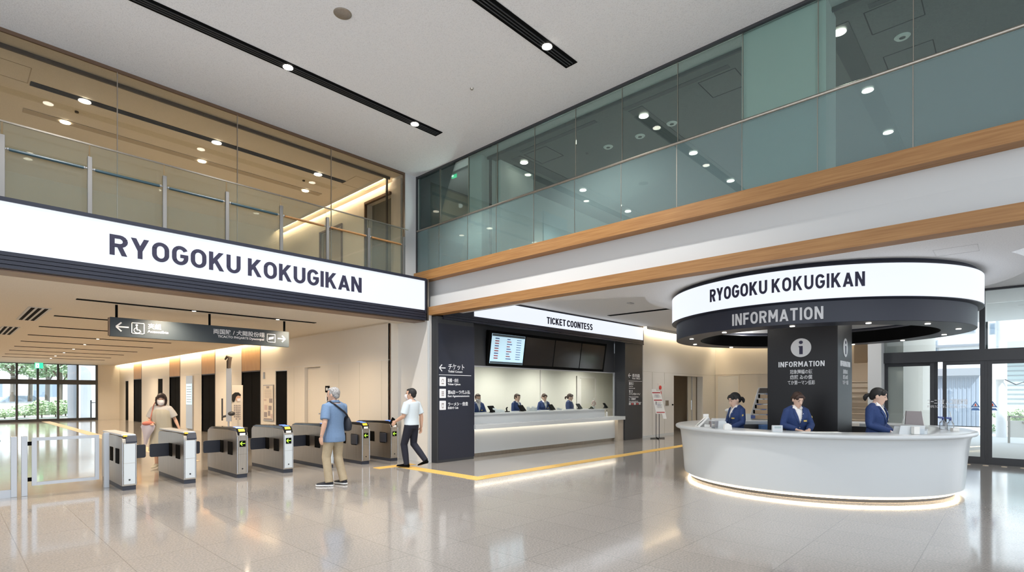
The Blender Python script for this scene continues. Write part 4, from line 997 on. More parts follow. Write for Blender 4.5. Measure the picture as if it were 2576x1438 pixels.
# ceiling slots of ticket hall
slot(13.76, 13.94, 6.0, 8.98, ZH, [], 'black slot in the ticket hall ceiling left of the round desk canopy', along='y', ribs=False)
Xq, Yq_ = at_ceiling(2566, 641, ZH)
slot(Xq - .1, Xq + .12, Yq_ - 2.5, Yq_, ZH, [], 'black slot in the ceiling at the far right edge', along='y', ribs=False)
X, Y = at_ceiling(1586, 761, ZH); o = bx(X - .10, X + .10, Y - .05, Y + .05, ZH - .03, ZH - .001).build('smoke_detector', 'white_paint'); tag(o, 'small white detector on the ticket hall ceiling', 'sensor')
def line_frame(pts4, z, lab):
    P4 = [at_ceiling(a, b, z) for a, b in pts4]; mb = MB()
    xs = [p[0] for p in P4]; ys = [p[1] for p in P4]; x0, x1, y0, y1 = min(xs), max(xs), min(ys), max(ys); w = .006
    mb.box(x0, x1, y0, y0 + w, z - .003, z - .001).box(x0, x1, y1 - w, y1, z - .003, z - .001).box(x0, x0 + w, y0, y1, z - .003, z - .001).box(x1 - w, x1, y0, y1, z - .003, z - .001)
    tag(mb.build('access_hatch', 'letter_grey'), lab, 'hatch')
line_frame([(2348, 629), (2460, 613), (2464, 628), (2355, 645)], ZS, 'long flush hatch outline in the soffit above the desk canopy')
# ------------------------------------------------------------------ information desk
dk = thing('information_desk', 'large round white information desk with glowing base', 'desk', (CX, CY, 0))
MB().revolve([(2.08, 0), (2.08, .045), (1.9, .045), (1.9, 0)], CX, CY, 128, closed=True).build('plinth', 'charcoal', dk, smooth=True)
MB().revolve([(2.10, .05), (2.13, .05), (2.13, .085), (2.10, .085)], CX, CY, 128, closed=True).build('light_strip', 'desk_led', dk, smooth=True)
MB().revolve([(1.80, .06), (2.10, .09), (2.17, .085), (2.195, .10), (2.205, .18), (2.225, .45), (2.25, .70), (2.275, .88), (2.30, .925), (1.80, .925)], CX, CY, 160, closed=True).build('body', 'white_gloss', dk, smooth=True)
MB().revolve([(1.72, .925), (2.31, .925), (2.35, .935), (2.365, .955), (2.365, .975), (2.355, .993), (2.335, 1.0), (1.74, 1.0), (1.72, .99)], CX, CY, 160, closed=True).build('worktop', 'white_gloss', dk, smooth=True)
MB().revolve([(1.70, 0), (1.80, 0), (1.80, .925), (1.70, .925)], CX, CY, 128, closed=True).build('inner_wall', 'charcoal', dk, smooth=True)
MB().revolve([(1.45, .70), (1.70, .70), (1.70, .73), (1.45, .73)], CX, CY, 128, a0=math.radians(-60), a1=math.radians(250), closed=True).build('inner_shelf', 'stair_tan', dk, smooth=True)
# canopy
cp = thing('canopy_sign', 'round glowing canopy reading RYOGOKU KOKUGIKAN and INFORMATION over the desk', 'sign', (CX, CY, 2.62))
MB().revolve([(1.90, 2.62), (2.345, 2.62), (2.35, 2.625), (2.35, 2.93), (2.25, 2.93), (1.90, 2.85)], CX, CY, 160, closed=True).build('lower_ring', 'navy_metal', cp, smooth=True)
MB().revolve([(2.26, 2.931), (2.36, 2.931), (2.43, 2.945), (2.435, 2.955), (2.26, 2.955)], CX, CY, 160, closed=True).build('ledge_ring', 'navy_metal', cp, smooth=True)
MB().revolve([(2.30, 2.956), (2.43, 2.956), (2.43, 3.42), (2.30, 3.42)], CX, CY, 160, closed=True).build('screen', 'led_white', cp, smooth=True)
MB().revolve([(2.2, 3.42), (2.425, 3.42), (2.425, 3.435), (2.37, 3.44), (2.36, 3.50), (2.2, 3.50)], CX, CY, 160, closed=True).build('upper_ring', 'navy_metal', cp, smooth=True)
MB().revolve([(1.885, 2.622), (1.899, 2.622), (1.899, 2.852), (1.885, 2.852)], CX, CY, 128, closed=True).build('inner_band', 'black', cp, smooth=True)
MB().revolve([(2.27, 2.957), (2.298, 2.957), (2.298, 3.499), (2.27, 3.499)], CX, CY, 128, closed=True).build('inner_drum', 'white_paint', cp, smooth=True)
def circ_hit(px, R):
    r_ = (px - CX0) / FPX; d = Vector((CT + r_ * ST, ST - r_ * CT)); c = Vector((CX, CY)); b = d.dot(c); a = d.length_squared
    t_ = (b - math.sqrt(b * b - a * (c.length_squared - R * R))) / a; p = d * t_
    return math.atan2(p.y - CY, p.x - CX), p.x, p.y
def ring_map(px0, px1, R, z0, h, t=.012):
    a0, a1 = circ_hit(px0, R)[0] % (2 * PI), circ_hit(px1, R)[0] % (2 * PI)
    def f(a, b):
        an = a0 + (a1 - a0) * a
        return ((CX + (R + t) * math.cos(an), CY + (R + t) * math.sin(an), z0 + b * h), (CX + R * math.cos(an), CY + R * math.sin(an), z0 + b * h))
    return f
def letters_curved(text, f, **k):
    return lettering(text, f, **k)
an, xx, yy = circ_hit(1787, 2.43)
letters_curved('RYOGOKU KOKUGIKAN', ring_map(1787, 2175, 2.43, 3.105, .205), gap=.14).build('lettering', 'led_letter', cp)
letters_curved('INFORMATION', ring_map(1843, 2071, 2.35, 2.675, .185), gap=.15).build('lettering', 'letter_grey', cp)
for px_a in (-172, -145, -120, -88, -62, 158, 128, 95, 60, 25, -8, -34):
    a = math.radians(px_a); x, y = CX + 2.12 * math.cos(a), CY + 2.12 * math.sin(a)
    MB().cyl((x, y, 2.612), .034, .010, 20).build('downlight', 'lamp', cp)
# square column
PX0, PX1, PY0, PY1 = 10.40, 11.50, 2.19, 3.32
pl = thing('information_pillar', 'square black pillar with white i symbol and INFORMATION inside the round desk', 'pillar', ((PX0 + PX1) / 2, (PY0 + PY1) / 2, 0))
bx(PX0, PX1, PY0, PY1, 0, ZS).build('body', 'black_matte', pl, bevel=.01)
def pillar_face(O, u, n, wide):
    u = Vector(u); n = Vector(n); O = Vector(O)
    MB().prism([(.165 * math.cos(a), .165 * math.sin(a)) for a in [2 * PI * i / 48 for i in range(48)]], O + Vector((0, 0, 2.40)), u, UZ, n, .001, .008).build('symbol_disc', 'letter_grey', pl)
    mb = MB(); c = O + Vector((0, 0, 2.40))
    mb.prism([(.032 * math.cos(a), .105 + .03 * math.sin(a) - .01) for a in [2 * PI * i / 20 for i in range(20)]], c, u, UZ, n, .008, .012)
    mb.prism([(-.035, .03), (.03, .03), (.03, -.115), (-.025, -.115), (-.025, .01), (-.035, .01)], c, u, UZ, n, .008, .012)
    mb.build('symbol_letter', 'led_letter', pl)
    lettering('INFORMATION', flat_map(O + Vector((0, 0, 2.065)) - u * .37, u, .74, .095, n, .006), gap=.16).build('lettering', 'letter_white', pl)
    for k, s in enumerate(['冠象閃幅の頭', '癒照 ゐの僕', 'てか第一マン低彩']):
        w_ = (.36, .36, .44)[k]
        textobj('japanese_text', s, O + Vector((0, 0, 1.945 - k * .095)) - u * w_ / 2, u, n, .06, 'letter_grey', pl, width=w_, bold=.0012)
yc = (Y_on(1970, PX0) + Y_on(2062, PX0)) / 2
pillar_face((PX0, yc, 0), (0, -1, 0), (-1, 0, 0), 1)
pillar_face(((PX0 + PX1) / 2, PY0, 0), UX, NY, 0)
# things on the desk
def desk_xy(px, R, near=True):
    r_ = (px - CX0) / FPX; d = Vector((CT + r_ * ST, ST - r_ * CT)); c = Vector((CX, CY)); b = d.dot(c); a = d.length_squared
    q_ = math.sqrt(max(b * b - a * (c.length_squared - R * R), 0)); p = d * ((b - q_) / a if near else (b + q_) / a)
    return p.x, p.y
U = Vector((ST, -CT, 0)); F = Vector((CT, ST, 0)); B = -F; UP = Vector((0, 0, 1)); Zd = 1.0
# card rack (folded triangular) at the left end
x, y = desk_xy(1776, 2.02); c = Vector((x, y, Zd))
t = thing('card_rack', 'open white card rack with chrome edge at the left of the round desk', 'card rack', c)
MB().prism([(-.20, 0), (.12, 0), (.04, .19), (-.03, .17)], c, U, UP, F, -.01, .005).prism([(-.19, .0), (-.15, 0), (.0, .16), (-.02, .18)], c, U, UP, F, -.12, -.01).build('rack', 'paper', t)
MB().tube([c + U * -.02 + UP * .17 - F * .1, c + U * .15 + UP * .02 - F * .1], .008, 6).tube([c + U * -.02 + UP * .17 - F * .1, c + U * -.2 + UP * .02 - F * .1], .006, 6).build('wire', 'chrome', t)
MB().obox(c + U * .02 + UP * .12 + F * .06, U, UP, F, .05, .10, .004).obox(c + U * .0 + UP * .02 - F * .1, U, UP, F, .07, .02, .03).build('card', 'paper', t)
x, y = desk_xy(1796, 1.95); c = Vector((x, y, Zd)); o = MB().obox(c + UP * .05, U, UP, F, .07, .05, .06).build('desk_box', 'print_grey', bevel=.004); tag(o, 'small grey box between card rack and clear dispenser on the round desk', 'box')
x, y = desk_xy(1814, 2.12); c = Vector((x, y, Zd))
t = thing('leaflet_dispenser', 'clear acrylic dispenser with white front on the round desk at the left', 'dispenser', c)
MB().obox(c + UP * .085 - U * .02 + F * .06, U, UP, F, .12, .085, .004).obox(c + UP * .06 - U * .13, U, UP, F, .004, .06, .06).build('back_sheet', 'glass_acrylic', t)
MB().prism([(-.07, 0), (.10, 0), (.09, .06), (.06, .125), (-.06, .13)], c, U, UP, F, -.05, -.04).build('front_plate', 'white_gloss', t)
x, y = desk_xy(1831, 2.2); c = Vector((x, y, Zd)); t = thing('tissue_box', 'small folded white card beside the left clerk on the round desk', 'card', c)
MB().prism([(-.07, 0), (.06, 0), (.05, .07), (.0, .10), (-.06, .08)], c, U, UP, F, -.03, .03).build('card', 'paper', t)
x, y = desk_xy(1955, 2.2); c = Vector((x, y, Zd)); t = thing('desk_calendar', 'small white digital display on the round desk before the middle clerk', 'display', c)
MB().obox(c + UP * .052, U, UP, F, .078, .052, .02).build('case', 'white_gloss', t, bevel=.006)
MB().obox(c + UP * .073 - F * .021, U, UP, F, .05, .014, .002).build('screen', 'shutter_green', t); MB().obox(c + UP * .03 - F * .021, U, UP, F, .055, .010, .002).build('card_slot', 'letter_grey', t)
x, y = desk_xy(2062, 1.9); c = Vector((x, y, Zd)); o = MB().obox(c + UP * .003, U, UP, F, .30, .003, .06).build('paper_sheet', 'paper'); tag(o, 'flat paper sheets on the round desk right of the middle clerk', 'paper')
# white tray box at the right
x, y = desk_xy(2290, 2.12); c = Vector((x, y, Zd)); t = thing('leaflet_tray', 'white angular leaflet tray on the right part of the round desk', 'tray', c)
MB().prism([(-.18, 0), (.19, 0), (.20, .125), (-.155, .125)], c, U, UP, F, -.02, -.01).prism([(-.18, 0), (.19, 0), (.20, .10), (-.16, .11)], c, U, UP, F, .10, .11).obox(c + U * .18 + UP * .05 + F * .05, U, UP, F, .005, .05, .06).build('tray', 'white_gloss', t)
MB().obox(c + UP * .06 + U * .03 - F * .06, U, UP, F, .04, .055, .03).build('small_box', 'paper', t)
MB().obox(c + UP * .04 + U * .14 - F * .05, U, UP, F, .07, .04, .004).build('clear_flap', 'glass_acrylic', t)
# angled display board behind it
x, y = desk_xy(2300, 1.95, False); c = Vector((x, y, Zd)); t = thing('easel_board', 'grey display board leaning on a white easel at the back right of the desk', 'board', c)
MB().prism([(-.18, .02), (.16, .0), (.12, .26), (-.16, .27)], c, U, UP, F, -.02, .0).build('board', 'print_grey', t)
MB().tube([c + U * .12 + UP * .27, c + U * .26 + UP * .0 + F * .1], .008, 6).tube([c + U * .18 + UP * .0, c + U * .12 + UP * .27], .008, 6).tube([c - U * .16 + UP * .26, c - U * .2 + UP * .01 + F * .05], .006, 6).build('easel', 'paper', t)
for px, R, lab, blue in [(2372, 2.03, 'clear pump bottle with blue nozzle at the right end of the desk', 1), (2391, 2.08, 'clear spray bottle with dark blue trigger at the right end of the desk', 0)]:
    r_ = (px - CX0) / FPX
    x, y = desk_xy(px, R); 
    if px == 2372: x, y = 11.32, Y_on(2372, 11.32)
    else: x, y = 11.15, Y_on(2391, 11.15)
    t = thing('spray_bottle', lab, 'bottle', (x, y, Zd))
    MB().revolve([(.001, Zd), (.045, Zd), (.048, Zd + .11), (.02, Zd + .14), (.018, Zd + .16)], x, y, 16).build('bottle', 'glass_acrylic', t, smooth=True)
    c = Vector((x, y, Zd))
    MB().tube([c + UP * .15, c + UP * .19, c + UP * .20 - U * .08], [.018, .02, .014], 8).build('nozzle', 'blue_plastic', t)
    if not blue: MB().tube([c + UP * .05 + U * .05, c + UP * .30 - U * .01], .006, 6).build('straw', 'paper', t)
x, y = 10.95, Y_on(2402, 10.95); c = Vector((x, y, Zd)); o = MB().obox(c + UP * .025, U, UP, F, .05, .025, .03).build('eraser_box', 'paper', bevel=.004); tag(o, 'tiny white box beside the spray bottle on the desk', 'box')
# brochure rack on the back left of the desk top
x, y = desk_xy(1918, 2.03, False); c = Vector((x, y, Zd)); t = thing('brochure_rack', 'tall tiered brochure rack partly hidden behind the black pillar', 'rack', c)
MB().prism([(-.26, 0), (.30, 0), (.30, .72), (-.05, .72)], c, U, UP, F, .08, .10).build('back_panel', 'paper', t)
MB().prism([(-.06, .60), (.30, .60), (.30, .71), (-.02, .71)], c, U, UP, F, .02, .08).build('header', 'dark_brown', t)
for k in range(5):
    z0 = .02 + k * .115; w0 = -.21 + k * .038
    MB().prism([(w0, 0), (.30, 0), (.30, .085), (w0 + .02, .085)], c + UP * z0, U, UP, F, .06 - .05 * (5 - k) / 5 - .01, .06 - .05 * (5 - k) / 5).build('tier', 'cardboard', t)
    for j in range(3):
        MB().obox(c + UP * (z0 + .07) + U * (w0 + .07 + j * .14) + F * (.055 - .01 * (5 - k)), U, UP, F, .05, .035, .003).build('brochure', ['paper', 'letter_grey', 'blue_plastic'][(j + k) % 3], t)
    MB().obox(c + UP * (z0 + .05) + U * (w0 - .015), U, UP, F, .012, .04, .02).build('tier_end', 'black', t)
x, y = desk_xy(1886, 2.0, False); c = Vector((x, y, Zd)); t = thing('pen_holder', 'white and blue holder left of the brochure rack', 'holder', c)
MB().obox(c + UP * .07 - U * .04, U, UP, F, .05, .07, .03).build('white_cup', 'paper', t); MB().obox(c + UP * .07 + U * .06, U, UP, F, .05, .035, .03).build('blue_cup', 'blue_plastic', t)
x, y = desk_xy(1804, 2.0, False) if False else (12.2, 5.0)
r_ = (1806 - CX0) / FPX; x = 12.0; y = Y_on(1806, 12.0); 
an_ = math.atan2(y - CY, x - CX); x, y = CX + 2.02 * math.cos(an_), CY + 2.02 * math.sin(an_)
t = thing('headset_stand', 'white and brown cylinder stand on the back left of the desk', 'stand', (x, y, Zd)); c = Vector((x, y, Zd))
for dx in (-.05, .0, .05): MB().tube([c + U * dx, c + U * dx + UP * .20], .012, 8).build('leg', 'stair_tan', t)
MB().ell(c + UP * .22, .08, .08, .04).build('top', 'paper', t, smooth=True)
o = MB().obox(Vector((*desk_xy(1925, 1.66, False), .86)), U, UP, F, .13, .055, .10).build('blue_folder_box', 'blue_box'); tag(o, 'blue folder box under the back desk top beside the pillar', 'box')
t = thing('office_chair', 'cream chair back with arm between pillar and right clerk', 'chair', (11.2, 1.55, 0))
cc = Vector((12.0, Y_on(2153, 12.0), 0))
MB().obox(cc + UP * .48, U, F, UP, .22, .22, .04).build('seat', 'cloth_grey', t, bevel=.02)
MB().obox(cc + UP * .86 + F * .20, U, UP, F, .04, .22, .02).obox(cc + UP * .98 + F * .2 + U * .05, U, UP, F, .14, .03, .02).build('backrest', 'paper_cream', t, bevel=.008)
MB().tube([cc + UP * .06, cc + UP * .46], .03, 10).build('column', 'charcoal', t)
for k in range(5):
    a = k * 2 * PI / 5; MB().tube([cc + UP * .06, cc + Vector((.26 * math.cos(a), .26 * math.sin(a), .03))], [.025, .015], 8).ell(cc + Vector((.26 * math.cos(a), .26 * math.sin(a), .028)), .028, .028, .028, n=8, k=6).build('leg', 'charcoal', t)
# ------------------------------------------------------------------ people
def remeshed(mb, voxel, smooth=3):
    me = bpy.data.meshes.new('tmp'); me.from_pydata([tuple(v) for v in mb.v], [], mb.f)
    bm = bmesh.new(); bm.from_mesh(me); bmesh.ops.recalc_face_normals(bm, faces=bm.faces); bm.to_mesh(me); bm.free()
    o = bpy.data.objects.new('tmp', me); C.objects.link(o)
    r_ = o.modifiers.new('r', 'REMESH'); r_.mode = 'VOXEL'; r_.voxel_size = voxel; r_.use_smooth_shade = True
    if smooth: s_ = o.modifiers.new('s', 'SMOOTH'); s_.iterations = smooth; s_.factor = .5
    out = bpy.data.meshes.new_from_object(o.evaluated_get(bpy.context.evaluated_depsgraph_get()))
    bpy.data.objects.remove(o); bpy.data.meshes.remove(me)
    return out
def put(name, me, m, parent, scale, cut=None, solid=0):
    if cut:
        bm = bmesh.new(); bm.from_mesh(me)
        bmesh.ops.delete(bm, geom=[f for f in bm.faces if cut(f.calc_center_median())], context='FACES'); bm.to_mesh(me); bm.free()
    for v in me.vertices: v.co *= scale
    me.materials.clear(); me.materials.append(MATS[m]); me.polygons.foreach_set('use_smooth', [True] * len(me.polygons))
    for p in me.polygons: p.material_index = 0
    me.name = name; o = bpy.data.objects.new(name, me); C.objects.link(o); o.parent = parent
    if solid: q_ = o.modifiers.new('solid', 'SOLIDIFY'); q_.thickness = solid; q_.offset = 1
    return o
def ring_h(z, rx, ry, y=0, x=0, n=24, grow=0):
    return [Vector((x + (rx + grow) * math.cos(a), y + (ry + grow) * math.sin(a), z)) for a in [2 * PI * i / n for i in range(n)]]
TORSO_W = [(.84, .162, .110, 0), (.92, .168, .118, -.008), (1.00, .150, .105, 0), (1.07, .132, .095, .005), (1.16, .142, .108, .012), (1.25, .152, .125, .014), (1.32, .160, .108, .004), (1.38, .160, .088, -.004), (1.415, .125, .072, -.008), (1.44, .070, .058, -.006)]
TORSO_M = [(.84, .160, .108, 0), (.92, .166, .118, -.004), (1.00, .160, .118, .006), (1.07, .158, .120, .010), (1.16, .165, .122, .008), (1.25, .176, .122, .004), (1.32, .184, .112, -.002), (1.38, .184, .094, -.010), (1.415, .150, .078, -.014), (1.445, .075, .062, -.010)]
def sec_at(sec, z):
    if z <= sec[0][0]: return sec[0][1:]
    for a, b in zip(sec, sec[1:]):
        if z <= b[0]:
            t_ = (z - a[0]) / (b[0] - a[0]); return tuple(a[i] + (b[i] - a[i]) * t_ for i in (1, 2, 3))
    return sec[-1][1:]
def front(sec, x, z, grow, side=1):
    rx, ry, y = sec_at(sec, z); rx += grow; ry += grow
    return y + side * ry * math.sqrt(max(1 - (x / rx) ** 2, 0))
def hand(mb, w, d, pn, side, curl=.5, s=1.0):
    """wrist w, pointing direction d, palm normal pn, thumb side vector"""
    w = Vector(w); d = Vector(d).normalized(); pn = Vector(pn); pn = (pn - d * pn.dot(d)).normalized(); sd = Vector(side); sd = (sd - d * sd.dot(d) - pn * sd.dot(pn)).normalized()
    rings = []
    for f, hw, ht in ((-.01, .022, .018), (.02, .030, .016), (.055, .040, .014), (.09, .041, .012)):
        c = w + d * f * s; rings.append([c + sd * hw * s * math.cos(a) + pn * ht * s * math.sin(a) for a in [2 * PI * i / 12 for i in range(12)]])
    mb.loft(rings)
    for off, ln in ((.030, .070), (.010, .080), (-.010, .074), (-.030, .058)):
        p = w + d * .080 * s + sd * off * s; dd = d.copy(); pts = [p]; ang = 0
        for k, fr_ in enumerate((.42, .32, .26)):
            ang += curl * (.35 + .35 * k); dd = (d * math.cos(ang) + pn * math.sin(ang)); p = p + dd * ln * fr_ * s; pts.append(p)
        mb.tube(pts, [.0095 * s, .009 * s, .0085 * s, .007 * s], 8)
    p = w + d * .022 * s + sd * .026 * s
    mb.tube([p, p + (sd * .7 + d * .6 + pn * .25) * .035 * s, p + (sd * .75 + d * 1.25 + pn * .5) * .045 * s, p + (sd * .7 + d * 1.7 + pn * .7) * .05 * s], [.014 * s, .0115 * s, .0095 * s, .0075 * s], 8)
HEADS = [(-.118, .024, .026, .052), (-.105, .034, .044, .044), (-.085, .044, .060, .031), (-.06, .054, .073, .019), (-.03, .064, .086, .008), (0, .071, .092, .002), (.03, .073, .096, -.002), (.06, .070, .093, -.006), (.085, .058, .078, -.008), (.105, .038, .052, -.01), (.115, .016, .022, -.01)]
def person(label, loc, face, H, sex='w', pose=None, outfit='uniform', head=(0, 0), hair='bun', voxel=.007, cat='person', skin='skin_light', group=None, mask=False, glove=False, haircol='hair_black', gaze_down=True, hs_=1.07):
    k = H / 1.70
    rz = math.atan2(face[1], face[0]) - PI / 2
    root = thing('person', label, cat, loc, rz, group)
    p = dict(shL=(-.155, -.005, 1.355), shR=(.155, -.005, 1.355), elL=(-.215, -.03, 1.11), elR=(.215, -.03, 1.11), wrL=(-.225, .06, .88), wrR=(.225, .06, .88),
             hdL=(0, .1, -1), hdR=(0, .1, -1), hipL=(-.085, 0, .90), hipR=(.085, 0, .90), knL=(-.095, .02, .49), knR=(.095, .02, .49), anL=(-.10, -.02, .085), anR=(.10, -.02, .085), toL=(-.12, .15, .03), toR=(.12, .15, .03), curl=.5)
    if sex == 'm': p['shL'] = (-.180, -.01, 1.355); p['shR'] = (.180, -.01, 1.355); p['elL'] = (-.24, -.04, 1.10); p['elR'] = (.24, -.04, 1.10); p['wrL'] = (-.25, .04, .86); p['wrR'] = (.25, .04, .86)
    if pose: p.update(pose)
    V = {a: (Vector(b) if isinstance(b, tuple) else b) for a, b in p.items()}
    sec = TORSO_M if sex == 'm' else TORSO_W
    hb = Vector((0, .012, 1.575)); nk = Vector((0, -.005, 1.455))
    Mr = Matrix.Rotation(head[0], 3, 'Z') @ Matrix.Rotation(-head[1], 3, 'X') @ Matrix.Scale(hs_, 3)
    hc = nk + Matrix.Rotation(head[0], 3, 'Z') @ (Matrix.Rotation(-head[1] * .8, 3, 'X') @ (hb - nk))
    HT = lambda v: hc + Mr @ Vector(v)
    # --- body
    b = MB()
    b.loft([ring_h(z, rx, ry, y) for z, rx, ry, y in sec])
    b.tube([(0, -.012, 1.40), nk, nk.lerp(hc, .45), HT((0, -.01, -.05))], [.056, .045, .042, .044], 16)
    b.loft([[HT((x_, y_, z)) for x_, y_, _z in [(q_.x, q_.y, 0) for q_ in ring_h(0, rx, ry, y)]] for z, rx, ry, y in HEADS])
    b.tube([HT((0, .085, .022)), HT((0, .098, .0)), HT((0, .108, -.022)), HT((0, .094, -.034))], [.008, .011, .014, .010], 8)
    for s in (-1, 1): b.ell(HT((s * .074, -.008, -.008)), .012, .020, .032, Mr, 10, 6)
    b.ell(HT((0, .085, -.062)), .020, .012, .010, Mr, 10, 6)
    for s, a in ((-1, 'L'), (1, 'R')):
        sh, el, wr = V['sh' + a], V['el' + a], V['wr' + a]; big = 1.12 if sex == 'm' else .95
        b.tube([sh + Vector((-s * .08, 0, .0)), sh, sh.lerp(el, .35), sh.lerp(el, .8), el, el.lerp(wr, .3), el.lerp(wr, .7), wr], [q_ * big for q_ in (.050, .056, .046, .039, .037, .038, .030, .025)], 14)
        b.tube([sh + Vector((0, 0, .005)), Vector((s * .085, -.012, 1.405)), Vector((s * .03, -.012, 1.435))], [.046, .040, .040], 12)
        d = V['hd' + a]; d = (wr - el) + d * .15 if d.length < .5 else d
        hand(b, wr, d, (-s * .9, .1, 0) if d.z < -.5 else V.get('pn' + a, Vector((0, 0, -1))), (0, 1, 0) if d.z < -.5 else V.get('th' + a, Vector((-s, 0, 0))), p['curl'])
        hp, kn, an, to = V['hip' + a], V['kn' + a], V['an' + a], V['to' + a]
        b.tube([hp + Vector((0, 0, .04)), hp, hp.lerp(kn, .4), hp.lerp(kn, .85), kn, kn.lerp(an, .3), kn.lerp(an, .7), an], [.088, .088, .076, .058, .054, .054, .040, .034], 16)
        fd = (to - an); fd.z = 0; fd.normalize(); sdv = Vector((fd.y, -fd.x, 0)); zt = min(an.z, .085)
        b.loft([[c_ + sdv * w_ * math.cos(q_) + Vector((0, 0, h_ * math.sin(q_))) for q_ in [2 * PI * i / 12 for i in range(12)]] for c_, w_, h_ in
                ((an - fd * .04 + Vector((0, 0, -.03)), .018, .018), (an + Vector((0, 0, -.03)), .026, .026), (an + (to - an) * .55 + Vector((0, 0, .0)), .024, .016), (to + Vector((0, 0, .006)), .022, .010), (to + fd * .02, .012, .008))])
    put('body', remeshed(b, voxel / k, 3), skin, root, k)
    S_ = Matrix.Scale(k, 4)
    def pc(name, mb, m, smooth=True, parent=root):
        for i, v in enumerate(mb.v): mb.v[i] = v * k
        return mb.build(name, m, parent, smooth=smooth, local=True)
    # --- face details
    f = MB()
    for s in (-1, 1):
        if gaze_down: f.tube([HT((s * .018, .088, .012)), HT((s * .031, .088, .006)), HT((s * .045, .080, .010))], [.0025, .0038, .002], 6)
        else: f.ell(HT((s * .031, .083, .010)), .0125, .006, .006, Mr, 10, 6)
    pc('eye', f, 'eye_dark')
    f = MB()
    for s in (-1, 1): f.tube([HT((s * .014, .093, .030)), HT((s * .032, .089, .036)), HT((s * .050, .077, .031))], [.003, .0036, .002], 6)
    pc('eyebrow', f, haircol)
    if mask:
        f = MB(); rows = []
        for zz, ww, yy in ((-.004, .068, .108), (-.02, .073, .124), (-.045, .073, .126), (-.075, .068, .118), (-.105, .050, .098), (-.118, .03, .084)):
            rows.append([HT((ww * math.sin(t_), yy * math.cos(t_ * .95) + .006 * math.cos(t_), zz)) for t_ in [(-1.15 + 2.3 * i / 12) for i in range(13)]])
        for ra, rb in zip(rows, rows[1:]):
            pass
        f.add([v for row in rows for v in row], [(r0 * 13 + i, r0 * 13 + i + 1, r0 * 13 + 14 + i, r0 * 13 + 13 + i) for r0 in range(len(rows) - 1) for i in range(12)])
        f.tube([HT((.055, .05, -.02)), HT((.075, .0, -.008))], .002, 5).tube([HT((-.055, .05, -.02)), HT((-.075, .0, -.008))], .002, 5)
        m_ = pc('face_mask', f, 'mask_white'); q_ = m_.modifiers.new('solid', 'SOLIDIFY'); q_.thickness = .003
    else:
        f = MB().tube([HT((-.018, .085, -.061)), HT((-.008, .0935, -.062)), HT((.008, .0935, -.062)), HT((.018, .085, -.061))], [.002, .0045, .0045, .002], 8); pc('mouth', f, 'lip')
    # --- hair
    hm = MB()
    HE = lambda c, rx, ry, rz_: hm.ell(HT(c), rx, ry, rz_, Mr, 18, 12)
    if hair in ('bun', 'ponytail', 'tied'):
        HE((0, -.022, .030), .082, .100, .098); HE((0, .045, .080), .060, .045, .034); HE((-.05, .05, .055), .026, .036, .034); HE((.05, .05, .055), .026, .036, .034); HE((0, -.07, -.02), .060, .045, .06)
        if hair == 'bun': HE((0, -.125, -.03), .045, .045, .045)
        else: hm.tube([HT((0, -.09, -.01)), HT((0, -.125, -.012)), HT((0, -.148, -.03)), HT((0, -.158, -.06)), HT((0, -.152, -.09)), HT((0, -.142, -.115))], [.020, .026, .033, .034, .026, .010], 14)
    elif hair == 'bob':
        HE((0, -.020, .030), .088, .104, .100); HE((0, .058, .066), .066, .044, .042); HE((-.045, .062, .045), .03, .03, .03); HE((.045, .062, .045), .03, .03, .03)
        for s in (-1, 1): hm.tube([HT((s * .070, .02, .05)), HT((s * .082, .012, -.02)), HT((s * .078, .02, -.085)), HT((s * .066, .035, -.125))], [.030, .028, .024, .010], 12)
        HE((0, -.05, -.06), .085, .060, .085)
    else:
        HE((0, -.020, .030), .080, .098, .094); HE((0, .035, .080), .062, .048, .032); HE((0, -.062, -.02), .062, .042, .055)
        for s in (-1, 1): HE((s * .062, -.01, .015), .020, .045, .045)
    put('hair', remeshed(hm, .006 / k, 7), haircol, root, k)
    # --- clothes
    def sleeves(mb, frac, grow, wide=0):
        for s, a in ((-1, 'L'), (1, 'R')):
            sh, el, wr = V['sh' + a], V['el' + a], V['wr' + a]; g_ = grow; big = 1.12 if sex == 'm' else .95
            mb.tube([sh + Vector((0, 0, .003)), Vector((s * .09, -.012, 1.403)), Vector((s * .03, -.012, 1.425))], [.048 + g_, .040 + g_, .040 + g_], 12)
            pts = [sh + Vector((-s * .08, 0, .0)), sh, sh.lerp(el, .4), sh.lerp(el, .8)]; rr = [.050 * big + g_, .058 * big + g_, .049 * big + g_ + wide, .042 * big + g_ + wide * 1.5]
            if frac > 1: pts += [el, el.lerp(wr, .4), el.lerp(wr, .93)]; rr = [.050 * big + g_, .056 * big + g_, .047 * big + g_, .042 * big + g_, .042 * big + g_, .041 * big + g_, .034 + g_]
            mb.tube(pts, rr, 16)
    def legs(mb, grow, cuff=.06, hem=.045):
        mb.loft([ring_h(z, rx, ry, y, grow=grow) for z, rx, ry, y in sec if z <= 1.03])
        for s, a in ((-1, 'L'), (1, 'R')):
            hp, kn, an = V['hip' + a], V['kn' + a], V['an' + a]; e_ = an + (kn - an).normalized() * -.02
            mb.tube([hp + Vector((0, 0, .03)), hp, hp.lerp(kn, .5), kn, kn.lerp(an, .5), e_], [.092 + grow, .092 + grow, .076 + grow, .064 + grow, .058 + grow, hem + grow], 18)
